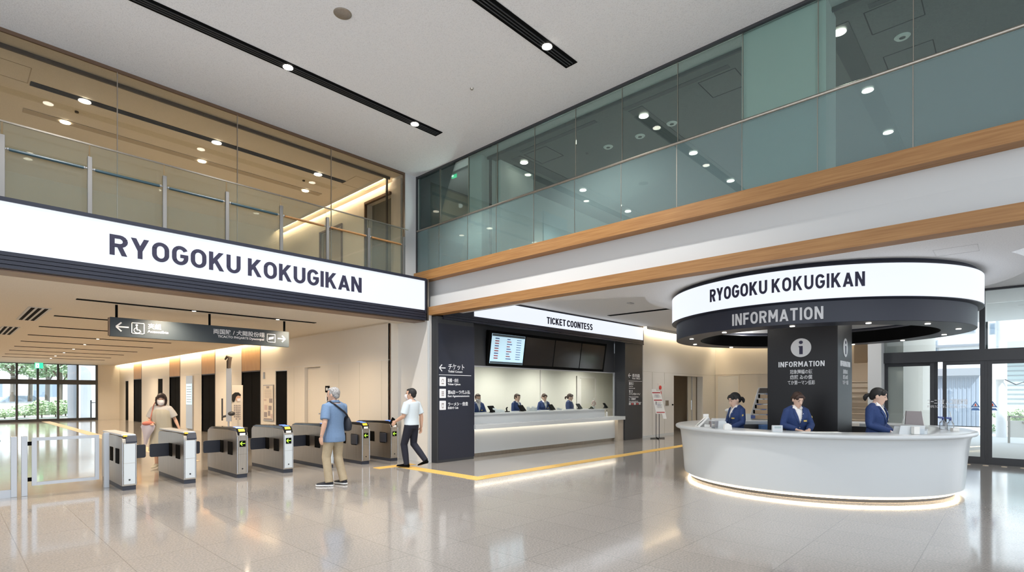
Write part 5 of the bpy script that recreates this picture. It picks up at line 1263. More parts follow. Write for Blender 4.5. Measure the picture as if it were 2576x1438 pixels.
    def shoes(col, sole=None):
        for s, a in ((-1, 'L'), (1, 'R')):
            an, to = V['an' + a], V['to' + a]; fd = to - an; dz = fd.z; fd.z = 0; L_ = fd.length; fd.normalize(); sdv = Vector((fd.y, -fd.x, 0)); m_ = MB()
            up_ = Vector((0, 0, 1)); heel = an - fd * .065; heel.z = an.z - .075; tip = to + fd * .075; tip.z = to.z - .02
            ax = (tip - heel); 
            def sec_(t_, w_, h_): c_ = heel + ax * t_; return [c_ + sdv * w_ * math.cos(q_) + up_ * (h_ / 2 + h_ / 2 * math.sin(q_) + .012) for q_ in [2 * PI * i / 14 for i in range(14)]]
            m_.loft([sec_(0, .026, .06), sec_(.08, .036, .085), sec_(.28, .040, .088), sec_(.5, .044, .062), (sec_(.75, .050, .046)), sec_(.93, .038, .036), sec_(1, .018, .02)])
            sh_ = pc('shoe', m_, col)
            m_ = MB()
            if sole:
                m_.loft([[heel + ax * t_ + sdv * w_ * j + up_ * h_ for j, h_ in ((-1, 0), (1, 0), (1, .022), (-1, .022))] for t_, w_ in ((-.03, .028), (.1, .042), (.4, .042), (.75, .053), (.95, .040), (1.03, .02))]); pc('sole', m_, sole, False, sh_)
    if outfit == 'uniform':
        j = MB(); j.loft([ring_h(z, rx, ry, y, grow=.020) for z, rx, ry, y in [(.78, .172, .125, 0)] + [q_ for q_ in sec if q_[0] < 1.43]]); sleeves(j, 2, .013)
        vz = lambda z: max(0, (z - 1.14) / .29 * .072)
        me = remeshed(j, max(voxel, .008) / k, 3)
        jk = put('jacket', me, 'navy_cloth', root, k, cut=lambda c_: (c_.y > .02 and c_.z > 1.14 and abs(c_.x) < vz(c_.z)) or (c_.z > 1.395 and math.hypot(c_.x, c_.y + .006) < .075), solid=.004)
        sh_ = MB(); sh_.loft([ring_h(z, rx, ry, y, grow=.008) for z, rx, ry, y in sec if z < 1.43] + [ring_h(1.455, .062, .056, -.004)]); pc('shirt', sh_, 'shirt_white')
        cl = MB()
        for s in (-1, 1):
            A = [(s * .052, .030, 1.475), (s * .012, .072, 1.425), (s * .040, .098, 1.385), (s * .085, .055, 1.415)]
            cl.loft([[Vector(a_) for a_ in A], [Vector(a_) + Vector((0, .006, .006)) for a_ in A]])
        cl.tube([Vector((.058 * math.sin(t_), -.006 + .056 * math.cos(t_), 1.455 - .012 * math.cos(t_))) for t_ in [.5 + (2 * PI - 1.0) * i / 14 for i in range(15)]], .012, 8)
        pc('collar', cl, 'shirt_white')
        lp = MB()
        for s in (-1, 1):
            A, Bq = [], []
            for z, w_ in ((1.13, .004), (1.20, .028), (1.28, .042), (1.335, .052), (1.345, .030), (1.40, .030), (1.415, .02)):
                x0_ = vz(z); pts_ = [Vector((s * xx, front(sec, xx, z, .026) + .006, z)) for xx in (x0_, x0_ + w_)]
                A.append(pts_)
            for a_, b_ in zip(A, A[1:]):
                q4 = [a_[0], a_[1], b_[1], b_[0]]; lp.loft([q4, [v_ + Vector((0, .005, 0)) for v_ in q4]])
        pc('lapel', lp, 'navy_cloth', False)
        bt = MB()
        for z in (1.09, .99): bt.ell((0, front(sec, 0, z, .026), z), .011, .006, .011, None, 10, 6)
        pc('button', bt, 'steel')
        bd = MB(); bd.obox((-.085, front(sec, .085, 1.21, .028) + .001, 1.205), Vector((1, .35, 0)).normalized(), Vector((-.35, 1, 0)).normalized(), UZ, .032, .004, .013); pc('name_badge', bd, 'gold', False)
        bd = MB().ell((-.055, front(sec, .055, 1.32, .030) + .002, 1.325), .008, .004, .008); pc('lapel_pin', bd, 'paper')
        c_ = V['shL'].lerp(V['elL'], .42); bd = MB().ell(c_ + Vector((-.052, .022, 0)), .010, .020, .030, None, 10, 6); pc('sleeve_emblem', bd, 'gold')
        sk = MB(); legs(sk, .010); put('trousers', remeshed(sk, .012 / k, 2), 'navy_cloth', root, k)
        shoes('black')
        if glove:
            g_ = MB()
            for s, a in ((-1, 'L'), (1, 'R')):
                el, wr = V['el' + a], V['wr' + a]; hand(g_, wr, V['hd' + a], V.get('pn' + a, Vector((0, 0, -1))), V.get('th' + a, Vector((-s, 0, 0))), p['curl'], 1.12)
            put('gloves', remeshed(g_, .006 / k, 1), 'glove', root, k)
    elif outfit in ('polo', 'tee'):
        hem = .76 if outfit == 'polo' else .93
        m_ = 'polo_blue' if outfit == 'polo' else 'tee_pale'
        j = MB(); extra = [(hem, .182, .140, 0), (.84, .180, .138, 0)] if outfit == 'polo' else []
        j.loft([ring_h(z, rx, ry, y, grow=.020) for z, rx, ry, y in extra + [q_ for q_ in sec if q_[0] < 1.44 and q_[0] >= hem - .02 and q_[0] > (.84 if extra else 0)]])
        sleeves(j, .8, .014, .012)
        put('shirt', remeshed(j, .008 / k, 3), m_, root, k, cut=lambda c_: c_.z > 1.40 and math.hypot(c_.x, c_.y + .008) < .066, solid=.003)
        if outfit == 'polo':
            cl = MB(); rows = []
            for zz, g_ in ((1.425, .030), (1.468, .012)):
                rows.append([Vector(((.060 + g_) * math.sin(t_), -.010 + (.054 + g_) * math.cos(t_), zz - .012 * math.cos(t_))) for t_ in [.35 + (2 * PI - .7) * i / 22 for i in range(23)]])
            for i in range(22): cl.add([rows[0][i], rows[0][i + 1], rows[1][i + 1], rows[1][i]], [(0, 1, 2, 3)])
            o_ = pc('collar', cl, 'polo_blue'); q_ = o_.modifiers.new('s', 'SOLIDIFY'); q_.thickness = .006
        tr = MB(); legs(tr, .012, hem=.058 if outfit == 'polo' else .045); put('trousers', remeshed(tr, .010 / k, 3), 'khaki' if outfit == 'polo' else 'trouser_navy', root, k)
        shoes('bag_black' if outfit == 'polo' else 'black', 'sole_white' if outfit == 'polo' else None)
        if outfit == 'tee':
            bl = MB().loft([ring_h(z, rx, ry, y, grow=.018) for z, rx, ry, y in ((.955, .160, .114, 0), (.985, .158, .112, 0))]); pc('belt', bl, 'black')
            bl = MB().tube([(.066 * math.cos(t_), -.006 + .060 * math.sin(t_), 1.445) for t_ in [2 * PI * i / 16 for i in range(17)]], .006, 6); pc('neck_band', bl, 'tee_pale')
    elif outfit == 'dress':
        j = MB(); j.loft([ring_h(z, rx, ry, y, grow=.018) for z, rx, ry, y in [q_ for q_ in sec if q_[0] < 1.43]]); sleeves(j, .8, .016, .022)
        put('blouse', remeshed(j, .009 / k, 3), 'cloth_grey', root, k, cut=lambda c_: c_.z > 1.39 and math.hypot(c_.x, c_.y + .0) < .085, solid=.003)
        dr = MB(); R_ = []
        for z, rx, ry in ((.40, .25, .21), (.62, .235, .19), (.85, .215, .165), (1.05, .198, .155), (1.20, .200, .182), (1.30, .188, .170), (1.345, .150, .148)):
            R_.append([Vector(((rx + .008 * math.cos(9 * a)) * math.cos(a), (ry + .008 * math.sin(11 * a)) * math.sin(a), z)) for a in [2 * PI * i / 60 for i in range(60)]])
        dr.loft(R_); pc('pinafore_dress', dr, 'cloth_beige')
        shoes('cloth_beige')
    return root, V, k
loc_on = lambda px, X=None, Y=None: (X, Y_on(px, X), 0) if X is not None else (X_on(px, Y), Y, 0)
Rv = Vector((ST, -CT)); Fv = Vector((CT, ST))
# information desk staff
armsdesk = dict(elL=(-.235, .03, 1.13), elR=(.235, .03, 1.13), wrL=(-.10, .25, 1.06), wrR=(.10, .25, 1.06), hdL=(.55, .8, -.1), hdR=(-.55, .8, -.1), pnL=(0, 0, -1), pnR=(0, 0, -1), thL=(.2, -1, 0), thR=(-.2, -1, 0), curl=.35)
person('clerk in navy jacket facing the camera, looking down before the black pillar', loc_on(2003, X=9.62), -Fv + Rv * -.08, 1.62, 'w', armsdesk, head=(.10, .42), hair='bun', voxel=.0065, haircol='hair_brown')
person('clerk in navy jacket in profile at the left of the round desk, ponytail behind', loc_on(1853, X=10.15), -Rv - Fv * .22, 1.60, 'w', dict(armsdesk, wrL=(-.10, .22, 1.0), wrR=(.10, .22, 1.0)), head=(.0, .38), hair='ponytail', voxel=.0065, hs_=1.16)
person('clerk in navy jacket and white gloves at the right of the round desk', loc_on(2203, X=10.0), Rv * .5 - Fv * .85, 1.68, 'w', dict(armsdesk, elL=(-.20, .0, 1.12), elR=(.20, .0, 1.12), wrL=(-.035, .22, 1.0), wrR=(.035, .23, 1.02), hdL=(.5, .7, -.35), hdR=(-.5, .7, -.35)), head=(.30, .28), hair='tied', voxel=.0065, glove=True)
# ticket clerks
for px, fc, hd, hr, lab, mk in [(1201, Rv * .5 - Fv, 0, 'short', 'ticket clerk half hidden behind the left charcoal pillar', True), (1299, Rv * .8 - Fv * .6, 0, 'short', 'ticket clerk with short hair left of the second tablet', False),
                          (1368, Rv * .45 - Fv, 0, 'bun', 'ticket clerk in the middle of the window, left of the third tablet', False), (1432, Rv * 1.0 - Fv * .35, 0, 'ponytail', 'ticket clerk with ponytail before the office door', False)]:
    person(lab, loc_on(px, Y=10.98), fc, 1.58, 'w', armsdesk, head=(0, .25), hair=hr, voxel=.010, mask=mk, haircol='hair_brown')
# man in blue
man, V, k = person('grey haired man in blue polo shirt and khaki trousers walking to the gates', (4.66, 8.62, 0), (-.22, 1.0), 1.70, 'm',
    dict(elL=(-.25, -.06, 1.10), wrL=(-.27, .0, .86), elR=(.235, .06, 1.12), wrR=(.13, .26, 1.10), hdR=(-.3, 1, .3), pnR=(0, 0, 1), thR=(-1, 0, 0),
         knL=(-.11, .07, .49), anL=(-.125, -.02, .085), toL=(-.20, .10, .03), knR=(.10, .02, .49), anR=(.12, -.10, .09), toR=(.13, .06, .03)), 'polo', head=(.35, .05), hair='short', voxel=.0065, skin='skin', haircol='hair_grey')
bg = thing('shoulder_bag', 'black crossbody bag hanging at the right hip of the man in blue', 'bag', (4.66, 8.62, 1.0), man.rotation_euler.z)
Mw = Matrix.Translation((4.66, 8.62, 0)) @ Matrix.Rotation(man.rotation_euler.z, 4, 'Z')
W_ = lambda v: Mw @ Vector(v)
mb = MB(); R_ = []
for z, rx, ry in ((.93, .03, .06), (.95, .060, .10), (1.02, .068, .115), (1.10, .055, .10), (1.17, .030, .06), (1.20, .012, .02)):
    R_.append([W_((.225 + rx * math.cos(a), -.06 + ry * math.sin(a), z)) for a in [2 * PI * i / 20 for i in range(20)]])
mb.loft(R_); mb.build('pouch', 'bag_black', bg, smooth=True)
sp = [W_(q_) for q_ in [(.225, -.09, 1.17), (.17, -.125, 1.22), (.08, -.152, 1.28), (-.02, -.148, 1.345), (-.09, -.118, 1.405), (-.115, -.05, 1.450), (-.11, .03, 1.445), (-.06, .115, 1.37), (.06, .158, 1.25), (.19, .11, 1.14)]]
mb = MB()
for a_, b_ in zip(sp, sp[1:]): mb.tube([a_, b_], .015, 8)
mb.build('strap', 'bag_black', bg, smooth=True)
mb = MB(); w = V['wrL']; mb.tube([w + Vector((.03 * math.cos(t_), .028 * math.sin(t_), .02 + .0)) for t_ in [2 * PI * i / 12 for i in range(13)]], .006, 6).build('wristwatch', 'steel', man, local=True)
# man in pale shirt
man2, V2, k2 = person('dark haired man in pale T-shirt and navy trousers passing the last gate', (6.88, 9.42, 0), (-.28, 1.0), 1.70, 'm',
    dict(elL=(-.23, .03, 1.11), wrL=(-.24, .23, 1.00), hdL=(-.1, .75, -.75), elR=(.25, -.07, 1.10), wrR=(.26, -.06, .86), knL=(-.09, .13, .50), anL=(-.09, .06, .085), toL=(-.10, .24, .03), knR=(.10, .02, .50), anR=(.09, -.30, .17), toR=(.10, -.17, .045)), 'tee', head=(.35, .0), hair='short', voxel=.0065, skin='skin', mask=True)
Mw = Matrix.Translation((6.88, 9.42, 0)) @ Matrix.Rotation(man2.rotation_euler.z, 4, 'Z')
t = thing('phone_case', 'dark phone case held by the man in the pale T-shirt', 'phone', Mw @ Vector((-.24, .36, .94)))
o = MB().obox(Mw @ Vector((-.225, .335, 1.0)), (Mw.to_3x3() @ Vector((0, 1, .6))).normalized(), (Mw.to_3x3() @ Vector((1, 0, 0))).normalized(), (Mw.to_3x3() @ Vector((0, -.6, 1))).normalized(), .04, .008, .075).build('case', 'black', t)
# woman with mask
lw = loc_on(406, Y=13.3)
wm, V3, k3 = person('woman in mask and beige dress walking out through the gate lane', lw, -Fv + Rv * .35, 1.58, 'w',
    dict(elR=(.24, -.02, 1.12), wrR=(.17, .17, 1.06), hdR=(-.4, .8, -.3), pnR=(-.5, 0, -1), thR=(-1, 0, .3), elL=(-.26, -.04, 1.12), wrL=(-.36, .02, .90), hdL=(-.45, .2, -1), knL=(-.09, .05, .50), toL=(-.10, .20, .03), anL=(-.09, .04, .085)), 'dress', head=(.12, .05), hair='bob', voxel=.007, mask=True, haircol='hair_brown', gaze_down=False, skin='skin', hs_=1.14)
Mw = Matrix.Translation(lw) @ Matrix.Rotation(wm.rotation_euler.z, 4, 'Z')
t = thing('cloth_bag', 'red and lilac cloth bundle hanging from the masked woman\'s arm', 'bag', Mw @ Vector((.22, .2, .7)))
mb = MB(); R_ = []
for z, rx, ry, dx in ((.52, .02, .02, .05), (.62, .035, .03, .04), (.72, .06, .05, .02), (.82, .10, .06, 0), (.90, .125, .07, .0), (.96, .10, .06, 0), (1.0, .05, .04, 0)):
    R_.append([Mw @ Vector((.19 + dx + (rx + .01 * math.sin(5 * a)) * math.cos(a), .19 + ry * math.sin(a), z)) for a in [2 * PI * i / 24 for i in range(24)]])
mb.loft(R_).build('lilac_cloth', 'bag_lilac', t, smooth=True)
MB().ell(Mw @ Vector((.19, .20, .965)), .11, .08, .05).build('red_cloth', 'bag_red', t, smooth=True)
MB().tube([Mw @ Vector(q_) for q_ in ((.17, .17, .99), (.15, .12, 1.15), (.13, .06, 1.33), (.12, -.02, 1.40))], .009, 6).build('strap', 'bag_red', t, smooth=True)
WORLD, P_ATR, P_HALL, P_UP, P_OFF, P_CAN, P_TKT, P_UPB = 2.4, 480, 250, 65, 300, 25, 150, 95
# ------------------------------------------------------------------ entrance glazing, X = 16.1
GX = 16.1; Y0g = Y_on(2217, GX)
fr = MB()
fr.box(GX - .05, GX + .08, Y0g - .03, Y0g + .06, 0, ZH)
fr.box(GX - .08, GX + .10, -9, Y0g, 2.33, 2.59)
fr.box(GX - .04, GX + .04, -9, Y0g, ZH - .05, ZH).box(GX - .06, GX + .06, -9, Y0g, 0, .12)
ym = Y_on(2471, GX)
fr.box(GX - .05, GX + .05, ym - .05, ym + .05, 2.59, ZH)
for k in range(1, 4): fr.box(GX - .05, GX + .05, ym - 2.6 * k - .05, ym - 2.6 * k + .05, 0, ZH)
yd = Y_on(2481, GX)
fr.box(GX - .055, GX + .055, yd - .03, yd + .03, .121, 2.329)
w = struct('window_2', fr, 'charcoal')
bx(GX, GX + .012, -9, Y0g, 2.59, ZH - .05).build('pane', 'glass_window', w)
bx(GX + .05, GX + .07, Y_on(2483, GX + .05) - 1.6, Y_on(2483, GX + .05), 2.62, 3.62).build('inner_frame', 'glass_clear', w)
def sliding(name, ya, yb, x, label_, bar=.07):
    d = MB().box(x - .025, x + .025, ya, ya + bar, .02, 2.329).box(x - .025, x + .025, yb - bar, yb, .02, 2.329).box(x - .025, x + .025, ya + bar + .001, yb - bar - .001, .02, .16).box(x - .025, x + .025, ya + bar + .001, yb - bar - .001, 2.25, 2.329)
    o = struct(name, d, 'charcoal'); bx(x - .006, x + .006, ya + bar, yb - bar, .16, 2.25).build('pane', 'glass_window', o)
    for yy in (ya + .35, ): MB().cyl((x - .03, yy, .08), .018, .006, 10, axis=UX).build('lock', 'steel', o)
    return o
y1_ = Y_on(2345, GX); y2_ = Y_on(2372, GX)
sliding('door_7', yd + .03, y2_, GX - .04, '')
sliding('door_8', yd - 1.75, yd - .03, GX - .04, '')
sliding('door_9', y1_ - .1, Y0g - .06, GX + .06, '')
d9 = struct('trim_18', bx(GX - .03, GX + .03, y1_ - .04, y1_ + .04, 0, 2.33).box(GX + .2, GX + .25, Y_on(2245, GX) - .05, Y_on(2245, GX) + .05, 0, 2.33), 'charcoal')
for px, lab in [(2454, 'blue and red warning sticker on the left glass sliding door'), (2497, 'blue and red warning sticker on the right glass sliding door')]:
    Xs_ = GX - .055; yy = Y_on(px, Xs_); z = 1.6 - (1026 - 988) / FPX * depth(Xs_, yy)
    t = thing('door_sticker', lab, 'sticker', (Xs_, yy, z)); c = Vector((Xs_, yy, z))
    MB().prism([(-.08, .02), (.08, .02), (0, .16)], c, NY, UZ, NX, 0, .003).build('triangle', 'blue_box', t)
    MB().prism([(-.045, .04), (.045, .04), (0, .125)], c, NY, UZ, NX, .003, .005).build('inner_triangle', 'paper', t)
    MB().prism([(-.012, .045), (.012, .045), (.008, .10), (-.008, .10)], c, NY, UZ, NX, .005, .007).build('mark', 'red', t)
    MB().prism([(-.08, -.05), (.08, -.05), (.05, 0), (-.05, 0)], c, NY, UZ, NX, 0, .003).build('arc_mark', 'blue_box', t)
Xs_ = GX + .02
mb = MB(); c0 = Y_on(2333, Xs_); c1 = Y_on(2433, Xs_)
t = thing('door_lettering', 'blurry white lettering across the glass of the entrance doors', 'lettering', (GX, (c0 + c1) / 2, 1.45))
z1 = 1.6 - (1011.5 - 988) / FPX * depth(GX, c1)
textobj('japanese_text', 'ゴーニの友 入口開館時間', (GX - .07, c0, z1 - .04), NY, NX, .10, 'letter_white', t, width=c0 - c1, bold=.0012)
textobj('small_text', 'ありがとうございましたまたお越しください', (GX - .07, c0, z1 - .13), NY, NX, .05, 'letter_white', t, width=c0 - c1, bold=.0012)
mb = MB()
for i in range(14): mb.cyl((GX - .35, yd + .6 - i * .30, 0.0), .05, .008, 14)
tag(mb.build('tactile_studs', 'brick_tan'), 'row of small tan floor studs before the entrance doors', 'floor studs')
# white column, stair and walls between desk pillar and glazing
struct('wall_entrance_column', bx(15.7, 16.15, Y_on(2217, 15.7) , Y_on(2183, 15.7), 0, ZH), 'white_paint')
struct('wall_stair_side', bx(16.2, 23.6, 2.0, 2.42, 0, ZH), 'cream_wall')
st = thing('staircase', 'tan staircase rising between the black pillar and the white column', 'stairs', (18, 3.6, 0))
for i in range(12):
    x0_ = 17.0 + i * .30
    bx(x0_, 23.2 if i > 10 else x0_ + .32, 2.45, 4.2, 0 if i == 0 else i * .165 - .02, (i + 1) * .165 - .03).build('riser', 'stair_tan', st)
    bx(x0_ - .03, x0_ + .33, 2.45, 4.2, (i + 1) * .165 - .03, (i + 1) * .165).build('tread', 'tread', st)
struct('wall_stair_back', bx(21.0, 23.25, 2.43, 4.2, 1.99, 2.6).box(22.9, 23.3, 2.4, 4.3, 2.6, ZH), 'brick_tan')
# ------------------------------------------------------------------ outside, right
struct('ground_outside_street', bx(16.25, 70, -45, 2.0, -.25, -.04).box(23.7, 70, 2.0, 45, -.25, -.04), 'pavement')
FX = 34.0
def fy(px): return Y_on(px, FX)
def fz(py, px): return Z_at(py, FX, fy(px))
t = thing('building', 'white building with blue windows and a grey shutter across the street', 'building', (FX + 3, 5, 0))
bx(FX, FX + 8, fy(2476), 14, 0, 12).build('wall', 'facade_white', t)
bx(FX - .06, FX, fy(2464), fy(2310), 0, fz(945, 2390)).build('shutter', 'shutter_grey', t)
bx(FX - .4, FX, fy(2466), fy(2290), fz(945, 2390), fz(945, 2390) + .35).build('canopy_slab', 'concrete', t)
mb = MB()
for i in range(14): a = fy(2464) + (fy(2310) - fy(2464)) * (i + .5) / 14; mb.box(FX - .09, FX - .06, a - .03, a + .03, 0, fz(945, 2390) - .1)
mb.build('shutter_rib', 'shutter_rib', t)
for (a, b, p, q_) in [(2312, 2345, 858, 892), (2350, 2360, 855, 888), (2388, 2455, 812, 838), (2488, 2506, 812, 842), (2240, 2262, 862, 892)]:
    f_ = bx(FX - .05, FX + .02, fy(b), fy(a), fz(q_, (a + b) / 2), fz(p, (a + b) / 2)).build('window', 'aluminium', t)
    bx(FX - .07, FX - .05, fy(b) + .06, fy(a) - .06, fz(q_, (a + b) / 2) + .06, fz(p, (a + b) / 2) - .06).build('pane', 'window_dark', f_)
bx(FX - .15, FX, fy(2476), 14, fz(872, 2420), fz(872, 2420) + .12).build('ledge', 'concrete', t)
bx(FX - .3, FX, fy(2308), fy(2270), 0, 12).build('pier', 'white_paint', t)
t = thing('building', 'white building with green shutter at the far right across the street', 'building', (FX + 3, -6, 0))
bx(FX + 1.2, FX + 9, -26, fy(2476) - .1, 0, 9).build('wall', 'facade_white', t)
bx(FX + 1.1, FX + 1.2, -8, fy(2530), .9, fz(948, 2550) + 1).build('shutter', 'shutter_green', t)
mb = MB()
for i in range(12): mb.box(FX + 1.07, FX + 1.1, -8, fy(2530), 1.1 + i * .22, 1.13 + i * .22)
mb.build('shutter_slat', 'concrete', t)
bx(FX + .5, FX + 1.2, -8.2, fy(2522), fz(948, 2550) + 1, fz(948, 2550) + 1.7).build('awning', 'shutter_green', t)
t = thing('utility_pole', 'pale utility pole with meter box seen through the right glass door', 'pole', (27, Y_on(2519, 27), 0))
yy = Y_on(2519, 27); MB().tube([(27, yy, -.04), (27, yy, 9)], .16, 16).build('pole', 'facade_white', t, smooth=True)
bx(26.7, 27.1, yy - .1, yy + .45, 2.1, 2.9).build('meter_box', 'paper', t)
MB().tube([(26.8, yy - .1, 2.1), (26.8, yy - .4, 1.9), (26.9, yy - .6, 2.0), (27, yy - .8, 1.8)], .02, 6).build('cable', 'charcoal', t)
t = thing('street_railing', 'low pale street railing with round ornaments beyond the right door', 'railing', (24, -2, 0))
ya, yb_ = Y_on(2538, 24), Y_on(2538, 24) - 4
bx(23.97, 24.03, yb_, ya, .80, .85).build('rail', 'steel', t)
for i in range(5): MB().box(23.97, 24.03, ya - i * .9 - .03, ya - i * .9 + .03, -.04, .85).build('post', 'steel', t)
for i in range(4): MB().revolve([(.12, .60), (.14, .62), (.14, .66), (.12, .68)], 24, ya - i * .9 - .45, 16, closed=True).build('ornament', 'steel', t)
bx(23.98, 24.0, yb_, ya, .15, .7).build('mesh_panel', 'paper', t)
def leaves(cx, cy, cz, rx, ry, rz_, n, size, rnd):
    mb = MB()
    for i in range(n):
        a, b_ = rnd.uniform(0, 2 * PI), rnd.uniform(-1, 1); rr = rnd.uniform(.55, 1) ** .5; c_ = math.sqrt(1 - b_ * b_)
        p = Vector((cx + rx * rr * c_ * math.cos(a), cy + ry * rr * c_ * math.sin(a), cz + rz_ * rr * b_))
        u_ = Vector((rnd.uniform(-1, 1), rnd.uniform(-1, 1), rnd.uniform(-.5, .5))).normalized(); v_ = u_.orthogonal().normalized() * size * .5; u_ = u_ * size
        mb.add([p - u_, p + v_, p + u_, p - v_], [(0, 1, 2, 3)])
    return mb
rnd = random.Random(5)
t = thing('hedge', 'low green hedge beyond the street railing at the far right', 'hedge', (29, -5, 0))
leaves(29, Y_on(2560, 29), .72, .5, .75, .22, 900, .07, rnd).build('foliage', 'hedge', t)
MB().tube([(29, Y_on(2560, 29), 0), (29, Y_on(2560, 29), .8)], .05, 8).build('stem', 'bark', t)
t = thing('roadside_plant', 'small leafy plant at the foot of the building left of the utility pole', 'plant', (30, Y_on(2500, 30), 0))
leaves(30, Y_on(2500, 30), .15, .2, .25, .16, 250, .05, rnd).build('foliage', 'leaf', t); MB().tube([(30, Y_on(2500, 30), 0), (30, Y_on(2500, 30), .3)], .02, 6).build('stem', 'bark', t)
# ------------------------------------------------------------------ outside, beyond the far window
struct('ground_outside_garden', bx(-40, 23.6, 40.2, 95, -.25, -.04), 'pavement')
def tree(px, Y, h, cr, lab, lean=0, n=2000):
    X = X_on(px, Y); t = thing('tree', lab, 'tree', (X, Y, 0), group=None)
    MB().tube([(X, Y, -.05), (X + .05, Y, h * .4), (X + lean, Y, h * .75)], [.16, .13, .07], 10).tube([(X + .03, Y, h * .35), (X + .8, Y + .2, h * .6)], [.07, .03], 8).tube([(X + .03, Y, h * .42), (X - .9, Y - .1, h * .68)], [.07, .03], 8).build('trunk', 'bark', t, smooth=True)
    mb = MB()
    for i in range(9):
        a = i * 2.4; cc_ = (X + lean + cr * .75 * math.cos(a), Y + cr * .6 * math.sin(a), h * (.48 + .06 * i)); q_ = leaves(*cc_, cr * .6, cr * .6, .55, n // 9, .15, rnd); mb.add(q_.v, q_.f)
    mb.build('foliage', 'leaf', t)
tree(30, 53, 6.8, 2.0, 'garden tree at the far left of the far window')
tree(118, 52, 6.5, 2.2, 'garden tree in the middle of the far window behind the exit sign')
tree(150, 50, 6.0, 1.5, 'slender garden tree left of the grey outside column')
tree(75, 56, 7.5, 2.4, 'farthest garden tree, seen between the window posts', n=1500)
for px, Y, r_, h, lab in [(12, 46, 1.0, .55, 'round green shrub at the left edge of the garden window'), (62, 47, .9, .8, 'clipped dark shrub behind the second pane'), (105, 45.5, .7, 1.1, 'tall loose shrub beside the door pane'), (140, 47, .9, .9, 'bright green shrub behind the middle panes'), (165, 48, 1.0, 1.1, 'bright yellow green shrub left of the grey column'), (200, 47.5, .6, 1.4, 'narrow shrub right of the grey column')]:
    X = X_on(px, Y); t = thing('shrub', lab, 'shrub', (X, Y, 0)); leaves(X, Y, h * .6, r_, r_ * .7, h * .45, 700, .10, rnd).build('foliage', 'hedge', t); MB().tube([(X, Y, 0), (X, Y, h * .6)], .04, 6).build('stem', 'bark', t)
X = X_on(181, 43); o = MB().tube([(X, 43, -.04), (X, 43, 4.6)], .22, 24).build('outside_column', 'concrete', smooth=True); tag(o, 'round grey column outside the far window', 'column')
X = X_on(222, 44); t = thing('white_block', 'white wall block outside at the right end of the far window', 'wall', (X + .8, 46, 0))
bx(X - .9, X + 2.8, 44, 44.8, -.04, 5).build('wall', 'facade_white', t)
t = thing('building', 'pale building behind the garden trees', 'building', (-4, 75, 0)); bx(-34, 12, 74, 82, 0, 11).build('wall', 'facade_white', t)
for i in range(9):
    for j in range(3): bx(-28 + i * 4.3, -26 + i * 4.3, 73.9, 74, 1.2 + j * 3.2, 2.8 + j * 3.2).build('window', 'window_dark', t)
t = thing('parked_car', 'dark car roof behind the shrubs in the garden window', 'car', (X_on(52, 60), 60, 0)); Xc = X_on(52, 60)
MB().prism([(-1.9, .35), (-1.85, .75), (-1.2, .95), (-.7, 1.38), (.7, 1.40), (1.3, .95), (1.95, .8), (2.0, .35)], (Xc, 60, 0), UX, UZ, UY, -.8, .8).build('body', 'window_dark', t, bevel=.06)
for a in (-1.2, 1.2): MB().cyl((Xc + a, 59.15, .3), .30, .2, 20, axis=UY).build('wheel', 'black', t)
X = X_on(229, 42); t = thing('handrail_post', 'dark outdoor handrail behind the rightmost window pane', 'railing', (X, 42, 0))
MB().tube([(X, 42, 0), (X, 42, 1.15)], .04, 10).build('post', 'charcoal', t); MB().tube([(X, 42, 1.0), (X + 1.0, 42.3, 1.0)], .025, 8).build('rail', 'charcoal', t)
t = thing('low_wall', 'low white garden wall beyond the far window at the left', 'wall', (-3, 50, 0)); bx(-14, X_on(92, 50), 50, 50.3, 0, .95).build('wall', 'facade_white', t); bx(-14, X_on(92, 50), 49.95, 50.35, .95, 1.0).build('coping', 'concrete', t)
# ------------------------------------------------------------------ light
wd = bpy.data.worlds.new('world'); S.world = wd; wd.use_nodes = True
sn = bpy.data.lights.new('sun', 'SUN'); sn.energy = 6.5; sn.angle = .02; so = bpy.data.objects.new('sun', sn); C.objects.link(so); so.rotation_euler = Vector((.42, .5, -.8)).to_track_quat('-Z', 'Y').to_euler()
n_, l_ = wd.node_tree.nodes, wd.node_tree.links
bg_ = n_['Background']; bg_.inputs['Strength'].default_value = WORLD
tc = n_.new('ShaderNodeTexCoord'); sx = n_.new('ShaderNodeSeparateXYZ'); l_.new(tc.outputs['Generated'], sx.inputs[0])
rp = n_.new('ShaderNodeValToRGB'); rp.color_ramp.elements[0].position = .0; rp.color_ramp.elements[0].color = (.86, .93, 1.0, 1); rp.color_ramp.elements[1].position = .6; rp.color_ramp.elements[1].color = (.70, .83, 1, 1)
l_.new(sx.outputs['Z'], rp.inputs['Fac']); l_.new(rp.outputs['Color'], bg_.inputs['Color'])
def spot(x, y, z, power, col, ang=110, blend=.6, size=.06, target=(0, 0, -1)):
    l = bpy.data.lights.new('downlight', 'SPOT'); l.energy = power; l.color = col; l.spot_size = math.radians(ang); l.spot_blend = blend; l.shadow_soft_size = size
    o = bpy.data.objects.new('downlight', l); C.objects.link(o); o.location = (x, y, z); o.rotation_euler = Vector(target).to_track_quat('-Z', 'Y').to_euler(); return o
WARM = (1, .80, .57); NEU = (1, .97, .93)
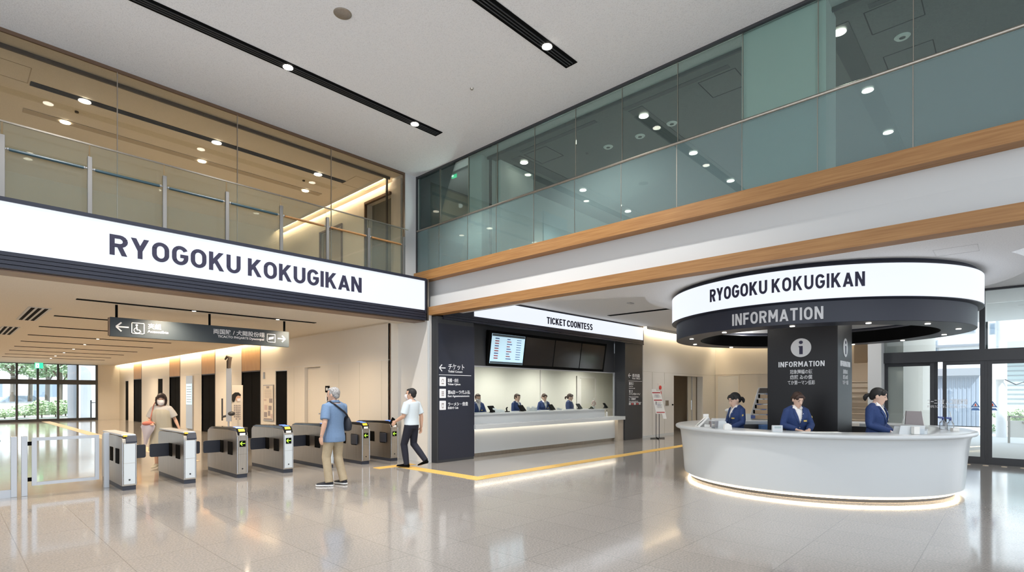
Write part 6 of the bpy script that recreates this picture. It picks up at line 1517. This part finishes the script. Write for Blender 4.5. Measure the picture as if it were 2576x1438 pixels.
for x, y in [(1.28, 8.33), (3.72, 8.33), (6.16, 8.33), (1.28, 5.06), (3.72, 5.06), (6.12, 5.04)]: spot(x, y, ZC - .06, P_ATR, NEU, 120)
for y in (12, 15, 18, 22, 27, 32, 37):  # last row added to brighten the far wall by the window
    for x in (0.5, 3.0, 5.6): spot(x, y, ZL - .03, P_HALL * (1 if y < 20 else 1.5), WARM, 150, .9, .02)
for x in (1.7, 4.1, 6.0):
    spot(x, 11.9, ZC - .07, P_UP, (1, .84, .64), 140, .8, .04); spot(x, 14.6, ZC - .07, P_UP, (1, .84, .64), 140, .8, .04)
for x in (10.2, 12.4, 14.6, 17.2): spot(x, 11.5, 2.90, P_OFF, (1, .96, .88), 160, .9, .15)
for px_a in (-168, -125, -83, 150, 105, 45, -15):
    a = math.radians(px_a); spot(CX + 2.12 * math.cos(a), CY + 2.12 * math.sin(a), 2.60, P_CAN, NEU, 120)
pl_ = bpy.data.lights.new('corner_fill_light', 'POINT'); pl_.energy = 22; pl_.shadow_soft_size = .05; po = bpy.data.objects.new('corner_fill_light', pl_); C.objects.link(po); po.location = (8.32, 9.5, 6.0)  # added point light brightens the corner, set apart from the wall lamp
for a in (-2.6, -.9, .9, 2.6):
    ql = bpy.data.lights.new('canopy_fill_light', 'POINT'); ql.energy = 14; ql.color = (1, .96, .9); ql.shadow_soft_size = .05; qo = bpy.data.objects.new('canopy_fill_light', ql); C.objects.link(qo); qo.location = (CX + 2.1 * math.cos(a), CY + 2.1 * math.sin(a), 3.1)  # added lights brighten the inside of the drum, without fixtures
spot(19, 3.3, ZH - .05, 90, NEU, 140, .8, .1)  # added spot brightens the stairs, no fixture above
for x, y in [(14.5, 6), (14.5, 8.6), (18.5, 8), (18.5, 5), (11, 8.6), (9.2, 8.4), (14.5, 3), (14.5, 0), (9, -1)]: spot(x, y, (ZS if x < 10 else ZH) - .02, P_TKT, NEU, 140, .8, .1)
for y in (7.93, 4.99, 1.81):
    for x in ((10.9, 13.1) if y > 7 else (8.8, 10.9, 13.1)): spot(x, y, ZC - .09, P_UPB, (1, .97, .9), 120)
